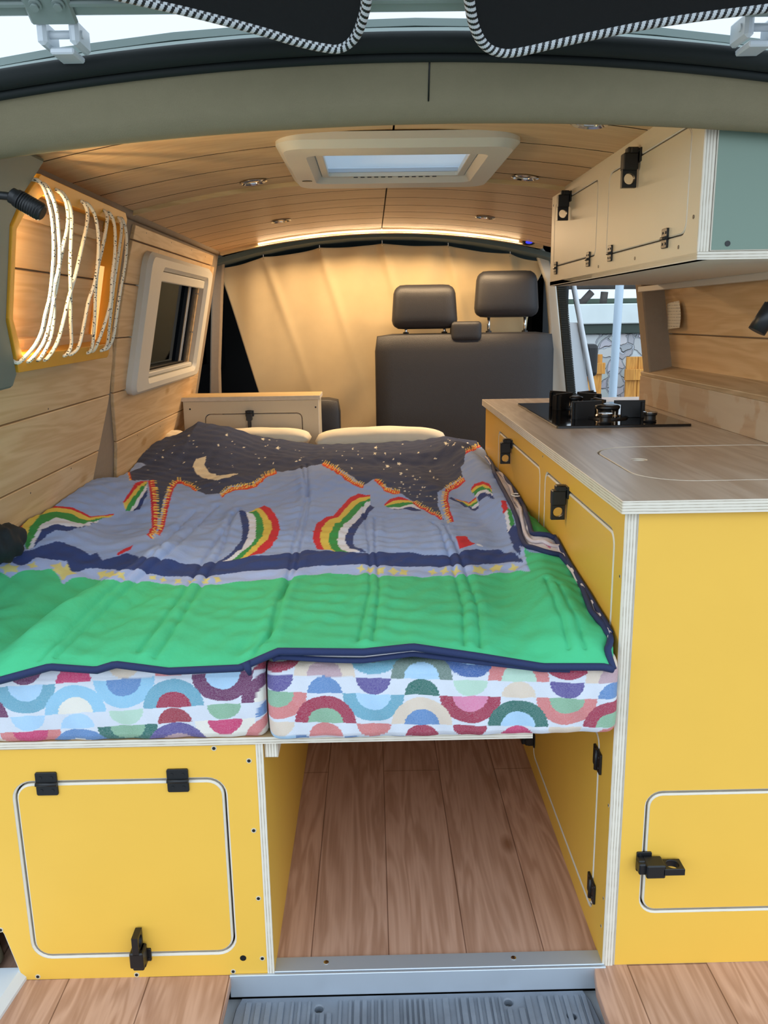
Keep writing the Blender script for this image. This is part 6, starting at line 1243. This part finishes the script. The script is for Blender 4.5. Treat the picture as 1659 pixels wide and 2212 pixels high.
# ================= quilt =================
QC={'GF':'4CBE86','ST':'A3B6E2','N':'35467A','S':'D3CC86','K':'444C66','M':'E8DCC0','W2':'F2EEDC','R':'C7333F','Y':'D8C05A','G':'3C9350','W':'D5DBEA','Y2':'EFCF6C','O':'DB4F2B','Z':'D9D3D8','P':'C25D86','RV':'8E93A8','RS':'CC5560'}
def pts(L): return [(L[i]/1000,L[i+1]/1000) for i in range(0,len(L),2)]
def quilt():
    ny=620; nx=430
    tt=np.linspace(0,1,ny); yy=-.035+(1.80+.035)*(tt**1.35)
    k_=np.linspace(0,1,nx)
    X=np.empty((ny,nx)); Y=np.tile(yy[:,None],(1,nx))
    def xr(y): return np.interp(y,[-.035,.0,.05,.3,1.0,1.5,1.80],[.366,.375,.379,.380,.380,.380,.380])
    def xl(y,): return np.interp(y,[-.035,.10,.25,.45,1.0,1.45,1.62,1.80],[-.735,-.748,-.757,-.748,-.754,-.757,-.750,-.70])
    X=xl(Y)+(xr(Y)-xl(Y))*k_[None,:]
    Z=quilt_h(X,Y)
    base=Z.copy()
    c=np.empty((ny,nx,3)); c[:]=lin('93A9D6')[:3]
    fx=X.ravel(); fy=Y.ravel(); cf=c.reshape(-1,3)
    for key,flat in QUILT_PATTERN:
        P=pts(flat); a=np.array(P); bx0,by0=a.min(0); bx1,by1=a.max(0)
        idx=np.nonzero((fx>=bx0)&(fx<=bx1)&(fy>=by0)&(fy<=by1))[0]
        if len(idx)==0: continue
        px=fx[idx]; py=fy[idx]; ins=np.zeros(len(idx),bool); n=len(P)
        for i in range(n):
            x1,y1=P[i-1]; x2,y2=P[i]
            if y1==y2: continue
            cnd=((y1>py)!=(y2>py))&(px<(x2-x1)*(py-y1)/(y2-y1)+x1); ins^=cnd
        cf[idx[ins]]=lin(QC[key])[:3]
    c=cf.reshape(ny,nx,3)
    # stitched channels: grooves with soft puff either side
    for sm in QUILT_SEAMS:
        P=smooth_path([(a,b,0) for a,b in pts(sm)],3); P=[(p.x,p.y) for p in P]
        D=np.full(X.shape,9.)
        for (x1,y1),(x2,y2) in zip(P,P[1:]):
            m=(X>min(x1,x2)-.035)&(X<max(x1,x2)+.035)&(Y>min(y1,y2)-.035)&(Y<max(y1,y2)+.035)
            if not m.any(): continue
            dx,dy=x2-x1,y2-y1; L2=dx*dx+dy*dy+1e-12
            t_=np.clip(((X[m]-x1)*dx+(Y[m]-y1)*dy)/L2,0,1); d=np.hypot(X[m]-x1-t_*dx,Y[m]-y1-t_*dy); D[m]=np.minimum(D[m],d)
        Z-=.0042*np.exp(-(D/.0032)**2); Z+=.0022*np.exp(-((D-.014)/.009)**2)
    # small fabric wrinkles
    Z+=.0016*np.sin(62*X+24*Y+1.7*np.sin(13*Y+9*X))*np.sin(95*Y-30*X+1.3*np.sin(17*X))+.0009*np.sin(140*X-80*Y+2*np.sin(21*Y))*np.sin(33*Y+11*X)+.0010*np.sin(120*Y+14*X+3*np.sin(16*X))*np.sin(26*X+7)**2
    fade=np.clip((Y+.035)/.02,0,1); Z=base*(1-fade)+Z*fade
    # tuck: borders fold down to a hem on each side, giving the quilt its thickness
    def border(A,B,C_):
        return A,B,C_
    Xf=np.vstack([X[:1],X[:1],X,X[-1:],X[-1:]]); Yf=np.vstack([Y[:1]+.02,Y[:1]+.001,Y,Y[-1:]+.002,Y[-1:]-.03]); Zf=np.vstack([Z[:1]-.013,Z[:1]-.012,Z,Z[-1:]-.014,Z[-1:]-.016]); cf2=np.concatenate([c[:1]*0+np.array(lin('D9D3D8')[:3]),c[:1]*0+np.array(lin('24345C')[:3]),c,c[-1:],c[-1:]])
    q=grid_mesh('quilt',Xf,Yf,Zf,cf2,vcol('printed cotton',.9,.35,70))
    tag(q,'crumpled childrens quilt printed with night sky, rainbows and green meadow, spread over the bed','quilt')
    NAVY=M('navy binding','1D2C55',.8,bump=.3,bscale=300)
    hem=[Vector((X[0,j],Y[0,j]-.002,Z[0,j]-.004)) for j in range(0,nx,3)]
    tube('piping',hem,.0058,NAVY,q,n=8)
    # second layer peeping out below the hem
    u=[Vector((x,-.030+.002*math.sin(x*30),float(quilt_h(x,-.035))-.0165-.004*math.sin((x+.16)*11))) for x in np.linspace(-.16,.30,60)]
    tube('piping',u,.0045,NAVY,q,n=8)
    u=[Vector((x,-.024,float(quilt_h(x,-.035))-.011-.002*math.sin((x+.16)*11))) for x in np.linspace(-.15,.31,60)]
    tube('zip_tape',u,.0055,M('white zip tape','DDD8DC',.8),q,n=8)
    for nm,PP,r_,off in(('piping',QUILT_PIPE_INNER,.0055,.004),('piping',QUILT_PIPE_OUTER,.0052,.006)):
        pp=[Vector((min(a,.376),b,float(quilt_h(min(a,.376),max(b,-.035)))+off)) for a,b in pts(PP)]
        if off<.005: pp.append(hem[-1])
        tube(nm,smooth_path(pp,4),r_,NAVY,q,n=8)
    # zip teeth between the two bindings
    zi=smooth_path([Vector((a,b,0)) for a,b in pts(QUILT_PIPE_INNER)],6); zo=smooth_path([Vector((a,b,0)) for a,b in pts(QUILT_PIPE_OUTER)],6)
    mid=[]
    for i in range(80):
        a=zi[int(i/79*(len(zi)-1))]; b=zo[int(i/79*(len(zo)-1))]; m=a.lerp(b,.45); x=min(m.x,.374); mid.append(Vector((x,m.y,float(quilt_h(x,m.y))+.0045+.0015*math.sin(i*1.1))))
    bm=bmesh.new(); bm_tube(bm,smooth_path(mid,2),.0042,8)
    from_bm('zip_tape',bm,M('pale zip tape','CFC7CE',.8,noise=.2,nscale=60),q)
    # zip pull tab and corner pull
    bm=bmesh.new(); cx,cy=.372,.90
    R_=[Vector((.366+.012*math.cos(a),.865+.012*math.sin(a)*1.4,float(quilt_h(.37,.865))+.016)) for a in np.linspace(.9,5.3,14)]
    bm_tube(bm,R_,.0018,6); from_bm('zip_pull',bm,M('white plastic pull','EFEFEF',.4),q)
    bm=bmesh.new(); bm_tube(bm,[Vector((-.200,-.038,.590)),Vector((-.197,-.042,.580)),Vector((-.195,-.040,.570))],lambda t_:.007*(1-.7*t_)+.001,8); from_bm('zip_pull',bm,NAVY,q)
quilt()
# dark bundle at the left edge
bm=bmesh.new(); bmesh.ops.create_icosphere(bm,subdivisions=4,radius=1)
for v in bm.verts:
    p=v.co; n_=1+.10*math.sin(5*p.x+3*p.y)*math.sin(4*p.z+6*p.y)+.05*math.sin(13*p.y+9*p.x)
    v.co=Vector((-.725+.042*p.x*n_,.34+.065*p.y*n_,.686+.036*p.z*n_))
j=from_bm('jacket_bundle',bm,M('dark teal fabric','121C22',.85,bump=.4,bscale=60),smooth=True); tag(j,'dark bundled garment lying on the quilt at the left wall','jacket')
# pillows
def pillow(name,label,cx,cy,cz,lx,ly,lz,rz=0,seed=0):
    n=40; u=np.linspace(-1,1,n); U,V=np.meshgrid(u,u)
    prof=(np.clip(1-np.abs(U)**3.2,0,1)*np.clip(1-np.abs(V)**2.6,0,1))**.42
    wr=1+.05*np.sin(6*U+seed)*np.sin(5*V+2*U)
    bm=bmesh.new(); T=[];Bt=[]
    for sgn,arr in((1,T),(-1,Bt)):
        for i in range(n):
            row=[]
            for j_ in range(n):
                if sgn<0 and (i in(0,n-1) or j_ in(0,n-1)): row.append(T[i][j_]); continue
                x=U[i,j_]*lx*(1-.05*V[i,j_]**2); y=V[i,j_]*ly*(1-.05*U[i,j_]**2); z=sgn*lz*prof[i,j_]*wr[i,j_]
                c_,s_=math.cos(rz),math.sin(rz); row.append(bm.verts.new((cx+x*c_-y*s_,cy+x*s_+y*c_,cz+z)))
            arr.append(row)
    for arr,rv in((T,False),(Bt,True)):
        for i in range(n-1):
            for j_ in range(n-1):
                q_=[arr[i][j_],arr[i][j_+1],arr[i+1][j_+1],arr[i+1][j_]]
                try: f_=bm.faces.new(q_[::-1] if rv else q_); f_.smooth=True
                except ValueError: pass
    o=from_bm(name,bm,LINEN); tag(o,label,'pillow'); return o
pillow('pillow','cream pillow behind the quilt in front of the black seat back',.03,1.87,.658,.245,.062,.048,0,1)
pillow('pillow','cream pillow behind the quilt in front of the cream chest',-.42,1.895,.668,.19,.060,.038,0,2)
pillow('pillow','cream pillow corner in the far left corner beside the wall boards',-.735,1.86,.668,.05,.12,.035,.3,3)
# ================= chest, cab seats, curtain =================
WC=frame((0,2.0,0),(1,0,0),(0,0,1))
c=thing('storage_chest','cream laminate chest with lift-down door behind the head of the bed','chest',(-.46,2.1,.45))
p,dd=panel_door(c,WC,rect(-.726,.45,-.206,.7985),[(-.645,.50,-.270,.750,.022)],t=.012,front=CREAM,gap=.003,bev=.0018)
latch(dd[0],frame((-.472,2.0,.748),(1,0,0),(0,0,1)),.95)
plate('lid',rect(-.730,1.992,-.200,2.17),[],.016,[wood('cream lid wood','CDB78D','A88C5E','X',1,.5,knots=False),PLY],c,bev=.001,z0=.8155,back=1)
plate('side_panel',rect(2.012,.45,2.17,.7985),[],.012,[CREAM,PLY],c,frame((-.206,0,0),(0,1,0),(0,0,1)),bev=.001)
for x_,z_ in((-.70,.77),(-.218,.77),(-.218,.60)):
    bm=bmesh.new(); bm_cyl(bm,(x_,z_,0),(x_,z_,.0008),.0035,10); from_bm('screw',bm,BLK,c,WC)
def cushion_box(name,a,b,r,mat,parent,puff=.0,tw=0,lean=0,segs=4):
    """rounded upholstered block, slightly domed"""
    bm=bmesh.new(); bm_box(bm,a,b,0)
    bmesh.ops.subdivide_edges(bm,edges=list(bm.edges),cuts=9,use_grid_fill=True)
    c0=(Vector(a)+Vector(b))/2; hx,hy,hz=[abs(q-p)/2 for p,q in zip(a,b)]
    for v in bm.verts:
        d=v.co-c0; e=[]
        for q,hq in zip(d,(hx,hy,hz)): e.append(max(-hq+r,min(hq-r,q)) if hq>r else 0)
        core=Vector(e); off=d-core
        if off.length>1e-9: d=core+off.normalized()*min(r,off.length if False else r)
        nx_,nz_=d.x/hx,d.z/hz
        d.y+=math.copysign(puff*(1-nx_*nx_)*(1-nz_*nz_),d.y) if abs(d.y)>1e-5 else 0
        d.x*=1+tw*nz_; d.y+=lean*(d.z+hz)
        v.co=c0+d
    return from_bm(name,bm,mat,parent,smooth=True)
s=thing('bench_seat','dark grey double front passenger bench seen from behind with two headrests','seat',(.39,2.46,0))
cushion_box('backrest',(.016,2.365,.30),(.783,2.455,1.034),.032,LEATH,s,.006,0,.03)
cushion_box('belt_housing',(.340,2.385,1.00),(.470,2.46,1.082),.016,LEATH,s,.003)
for x0,x1,z0,z1,px_ in((.094,.366,1.052,1.236,(.150,.315)),(.446,.712,1.096,1.288,(.505,.660))):
    h=cushion_box('headrest',(x0,2.39,z0),(x1,2.475,z1),.040,LEATH,s,.008,-.05,.02)
    for x in px_: cyl('headrest_post',(x,2.435,1.02),(x,2.44,z0+.02),.0065,STEEL,s,n=12); 
    for x in px_: lathe('post_collar',[(.013,0),(.012,.006),(.0066,.007)],BLK,s,Matrix.Translation((x,2.435,1.034)))
s=thing('driver_seat','dark seat side visible between the cream chest and the bench','seat',(-.35,2.35,0))
cushion_box('backrest',(-.62,2.24,.2),(-.135,2.36,.775),.03,LEATH,s,.004,0,.05)
# curtain
nz_=90; nx=220; vv=np.linspace(0,1,nz_)[:,None]; uu=np.linspace(0,1,nx)[None,:]
xl_=-.650+.135*vv**.9*(1.0)+0*uu
xl_=np.interp(vv,[0,.05,.72,1],[-.655,-.64,-.515,-.47])+0*uu
xr_=np.interp(vv,[0,.04,.12,.3,1],[.760,.752,.722,.70,.66])+0*uu
X=xl_+(xr_-xl_)*uu
ztop=1.412-.17*(X-.07)**2*1.05-.006
hooks=[-.452,-.212,.054,.335,.600]
sag=np.zeros_like(X)
hk=[-.655]+hooks+[.755]
for a,b in zip(hk,hk[1:]):
    m=(X>=a)&(X<=b); sag[m]=-.014*np.sin(np.pi*(X[m]-a)/(b-a))
ztop=ztop+.004+sag*.6*(1-vv)
Z=ztop+( .50-ztop)*vv
Yc=2.505+.22*vv**.7+.010*np.sin(X*17+3*vv)*(.4+vv*.5)+.006*np.sin(X*41+5*vv)*np.exp(-vv*3)
for hx_ in hooks: Yc+=-.014*np.exp(-((X-hx_-.25*vv)/.020)**2)*np.exp(-vv*3.0)
Yc+=-.010*np.exp(-((X+.10-.1*vv)/.03)**2)*np.clip(vv-.5,0,1)*2+.012*np.sin((X+vv*.9)*23)*np.clip(vv-.55,0,1)
cu=grid_mesh('curtain',X,Yc,Z,None,CURT,thick=.0015); tag(cu,'beige cloth curtain hung across the van behind the front seats','curtain')
for hx_ in [-.640]+hooks+[.745]:
    zt_=1.412-.178*(hx_-.07)**2
    tube('hook',[(hx_,2.495,zt_-.012),(hx_,2.488,zt_),(hx_,2.485,zt_+.016),(hx_,2.49,zt_+.022),(hx_,2.496,zt_+.016)],.0022,STEEL,cu,n=8)
    box('hook_clip',(hx_-.010,2.484,zt_+.020),(hx_+.010,2.50,zt_+.030),BLK,cu)

# ================= tailgate, window covers, step =================
g=thing('tailgate','raised grey green tailgate seen from below along the top edge','tailgate',(.05,-.08,1.47))
WG=frame((.05,-.08,1.467),(1,0,0),(0,-1,.6))
bm=bmesh.new(); bm_plate(bm,rr(-.74,0,.74,1.15,.05),[],.05,.008,0,0,z0=0); from_bm('gate_panel',bm,GPAINT,g,WG)
bm=bmesh.new(); bm_box(bm,(-.70,.022,0),(.70,.030,.006),.002); bm_box(bm,(-.70,.045,0),(.70,.075,.010),.004); bm_box(bm,(-.62,.16,0),(.62,.19,.012),.004); from_bm('gate_rib',bm,GPAINT,g,WG)
for hx_ in(-.385,.505):
    t=hx_-.05
    bm=bmesh.new(); bm_box(bm,(t-.030,-.002,0),(t+.028,.11,.007),.003); 
    for bx in(-.014,.014): bm_cyl(bm,(t+bx,.030,.007),(t+bx,.030,.011),.008,16); bm_cyl(bm,(t+bx,.030,.011),(t+bx,.030,.015),.0055,6)
    o=from_bm('gate_hinge',bm,GPAINT,g,WG)
    bm=bmesh.new(); bm_box(bm,(hx_-.026,-.082,1.440),(hx_-.014,-.03,1.470),.004); bm_box(bm,(hx_+.014,-.082,1.440),(hx_+.026,-.03,1.470),.004); bm_box(bm,(hx_-.015,-.07,1.432),(hx_+.015,-.02,1.440),.002); bm_cyl(bm,(hx_-.028,-.066,1.455),(hx_+.028,-.066,1.455),.005,12)
    from_bm('hinge_fork',bm,WPAINT,g)
STRIPE=M('pale grey stripe','C3C7C9',.8)
WV=frame((0,-.1,1.420),(1,0,0),(0,-1,.6))
def cover(outline,label):
    pts2=[(x,(-.1-y)*math.hypot(1,.6)) for x,y in outline]
    c=thing('window_cover',label,'window cover',(pts2[0][0],-.17,1.45),'dark window covers')
    sp_=smooth_path([(a,b,0) for a,b in pts2[:-2]],5)+[Vector((a,b,0)) for a,b in pts2[-2:]]
    L=ccw([(p.x,p.y) for p in sp_])
    plate('cover_panel',L,[],.012,[DCLOTH,DCLOTH],c,WV,bev=.003,z0=.006,back=0)
    P=smooth_path([(a,b,.004) for a,b in pts2[:-2]],14)
    # even spacing so the twill stripe stays regular
    seg=[0]
    for a,b in zip(P,P[1:]): seg.append(seg[-1]+(b-a).length)
    n=int(seg[-1]/.0009); Q=[]; j_=0
    for i in range(n+1):
        s_=seg[-1]*i/n
        while j_<len(seg)-2 and seg[j_+1]<s_: j_+=1
        Q.append(P[j_].lerp(P[j_+1],(s_-seg[j_])/max(1e-9,seg[j_+1]-seg[j_])))
    bm=bmesh.new(); bm_tube(bm,Q,.0066,16,stripe=lambda i,k_:1 if ((i+k_*1.0)%9)<3.6 else 0)
    from_bm('striped_trim',bm,[STRIPE,BLK],c,WV)
cover([(-.34,-.19),(-.244,-.167),(-.189,-.153),(-.127,-.135),(-.084,-.121),(-.051,-.113),(-.031,-.112),(-.014,-.124),(-.003,-.148),(.002,-.175),(.004,-.24),(.0,-.50),(-.45,-.50)],'black fabric window cover with striped trim hanging from the tailgate, left one')
cover([(.112,-.24),(.118,-.18),(.121,-.163),(.130,-.136),(.144,-.115),(.163,-.105),(.189,-.105),(.259,-.121),(.338,-.137),(.406,-.147),(.473,-.155),(.56,-.168),(.66,-.50),(.12,-.50)],'black fabric window cover with striped trim hanging from the tailgate, right one')
# metal edge strip of the floor
e=thing('threshold_strip','brushed aluminium angle strip along the rear edge of the floor gap','threshold',(.06,0,0))
box('strip_top',(-.201,.0,-.0058),(.389,.034,-.002),ALU,e,bev=.001)
box('strip_face',(-.264,-.006,-.0475),(.389,-.0005,-.0035),ALU,e,bev=.001)
for x_ in(-.098,.232): lathe('screw',[(.0045,0),(.0045,.0006),(.003,.0012),(.0001,.001)],STEEL,e,Matrix.Translation((x_,.019,-.002)))
# ribbed tread mat on the bumper
mt=thing('step_tread','scuffed black ribbed plastic tread on the rear step','step tread',(.05,-.15,-.06))
bm=bmesh.new(); bm_plate(bm,[(-.262,-.32),(.372,-.32),(.372,-.20),(.366,-.10),(.358,-.03),(.350,-.0065),(-.245,-.0065),(-.252,-.03),(-.256,-.10),(-.262,-.22)],[circ(-.109,-.034,.0075),circ(.216,-.030,.0075),circ(.318,-.062,.0075),circ(-.20,-.075,.0075),circ(.05,-.12,.0075)],.012,.002,0,0,z0=-.048)
tb=from_bm('tread_base',bm,MAT,mt)
bm=bmesh.new(); random.seed(5)
x=-.235
while x<.345:
    w_=random.choice((.005,.008,.010)); 
    if min(abs(x-(-.109)),abs(x-.216))>.016: bm_box(bm,(x,-.30,-.049),(x+w_,-.020,-.0440),.0010)
    else: bm_box(bm,(x,-.30,-.049),(x+w_,-.046,-.0440),.0010)
    x+=w_+random.choice((.004,.007,.012))
rb=from_bm('tread_rib',bm,MAT,mt); rb['kind']='stuff'

# ================= outside, through the sliding door =================
gr=box('ground',(-30,-30,-.62),(30,30,-.60),M('grey yard gravel','9A9A98',.9,noise=.15,nscale=6),kind='structure',bev=0); gr.name='floor_outside'
d=thing('passenger_door','white front passenger door standing open beyond the kitchen','car door',(1.0,2.8,0))
bm=bmesh.new(); bm_plate(bm,ccw([(.90,1.070),(.985,1.066),(1.05,.70),(1.10,.1),(.95,.1),(.965,.70)]),[],.04,.004,0,0,z0=0); from_bm('door_panel',bm,WPAINT,d,frame((0,2.80,0),(1,0,0),(0,0,1)))
tube('window_frame',[(.925,2.79,1.33),(.941,2.79,1.26),(.987,2.79,1.06),(1.065,2.79,.72),(1.10,2.79,.5)],.013,WPAINT,d,n=10)
bm=bmesh.new(); bm_box(bm,(1.062,2.98,.80),(1.13,3.06,.96),.02,0,3); from_bm('mirror',bm,BLK,d)
box('door_card',(.86,2.85,.95),(.93,2.9,1.30),DARKM,d)
t=tube('drain_post',[(1.515,4,1.75),(1.512,4,1.29),(1.50,4,.62),(1.495,4,-.6)],.026,M('pale blue grey painted metal','B9CBDA',.4)); tag(t,'pale blue metal post standing outside the sliding door','post')
def stone():
    m,n,l,b=new_mat('rough stone wall'); b.inputs['Roughness'].default_value=.9
    tcn=n.new('ShaderNodeTexCoord'); nz=n.new('ShaderNodeTexNoise'); nz.inputs['Scale'].default_value=6; l.new(tcn.outputs['Object'],nz.inputs[0])
    vm=n.new('ShaderNodeMix'); vm.data_type='RGBA'; vm.inputs[0].default_value=.12; l.new(tcn.outputs['Object'],vm.inputs[6]); l.new(nz.outputs['Color'],vm.inputs[7])
    vo=n.new('ShaderNodeTexVoronoi'); vo.inputs['Scale'].default_value=9; l.new(vm.outputs[2],vo.inputs['Vector'])
    v2=n.new('ShaderNodeTexVoronoi'); v2.inputs['Scale'].default_value=9; v2.feature='DISTANCE_TO_EDGE'; l.new(vm.outputs[2],v2.inputs['Vector'])
    r=n.new('ShaderNodeMapRange'); r.inputs['From Min'].default_value=.01; r.inputs['From Max'].default_value=.06; l.new(v2.outputs['Distance'],r.inputs[0])
    hs=n.new('ShaderNodeHueSaturation'); hs.inputs['Saturation'].default_value=.18; hs.inputs['Value'].default_value=.75; l.new(vo.outputs['Color'],hs.inputs['Color'])
    m2=n.new('ShaderNodeMix'); m2.data_type='RGBA'; m2.inputs[0].default_value=.55; l.new(hs.outputs[0],m2.inputs[6]); m2.inputs[7].default_value=lin('A3A8B0')
    mx=n.new('ShaderNodeMix'); mx.data_type='RGBA'; mx.inputs[6].default_value=lin('C4CAD2'); l.new(m2.outputs[2],mx.inputs[7]); l.new(r.outputs[0],mx.inputs[0]); l.new(mx.outputs[2],b.inputs['Base Color'])
    bp=n.new('ShaderNodeBump'); bp.inputs['Distance'].default_value=.05; l.new(r.outputs[0],bp.inputs['Height']); l.new(bp.outputs[0],b.inputs['Normal']); return m
sw=box('stone_wall',(1.0,8.0,-.6),(5.5,8.4,.90),stone(),bev=.01); tag(sw,'rough grey stone wall outside, seen through the sliding door','wall')
cb=box('concrete_beam',(1.0,7.9,1.005),(5.5,8.4,1.215),M('pale concrete','C6CFCF',.9,noise=.1,nscale=5),bev=.01); tag(cb,'pale concrete beam running above the stone wall outside','beam')
gb=box('metal_gutter',(1.0,7.95,.902),(5.5,8.38,1.003),M('dark green metal','25352C',.5),bev=.005); tag(gb,'dark green metal band between the stone wall and the beam','band')
def gate_(x0,x1,z1,bz,label):
    t=thing('wooden_shutter',label,'shutter',((x0+x1)/2,7.6,-.6),'orange wooden shutters outside')
    n=max(2,int((x1-x0)/.11)); w_=(x1-x0)/n
    boxes('board_panel',[((x0+i*w_+.003,7.60,-.598),(x0+(i+1)*w_-.003,7.64,z1)) for i in range(n)],GATEW,t,bev=.004)
    box('cross_bar',(x0-.02,7.56,bz),(x1+.02,7.598,bz+.115),GATEW,t,bev=.004)
gate_(2.11,2.41,.70,.50,'narrow orange wooden shutter outside, left of the pale post')
gate_(2.66,3.15,.67,.43,'wide orange wooden shutter outside, right of the pale post')
WOODG=M('weathered dark timber','4B4440',.85,noise=.3,nscale=8)
lg=cyl('timber_rail',(1.0,8.2,1.47),(5.5,8.2,1.43),.085,WOODG,n=16); tag(lg,'thick round weathered timber rail above the concrete beam outside','rail')
for i,(x0_,x1_) in enumerate(((2.30,2.42),(2.55,2.56),(2.95,3.05),(3.2,3.2))):
    o=cyl('timber_brace',(x0_,8.2,1.217),(x1_,8.2,1.345),.040,WOODG,n=12); tag(o,['slanting timber brace outside, leftmost of the four under the rail','upright timber brace outside, second from the left under the rail','slanting timber brace outside, right of the pale post under the rail','upright timber brace outside, rightmost of the four under the rail'][i],'brace','timber braces under the rail')
hs=box('dark_shed',(1.2,9.6,-.6),(6,10.2,1.30),M('dark green foliage','3C4A3E',.9,noise=.4,nscale=4),bev=.05); tag(hs,'dark green hedge far behind the timber rail','hedge'); hs.name='hedge'
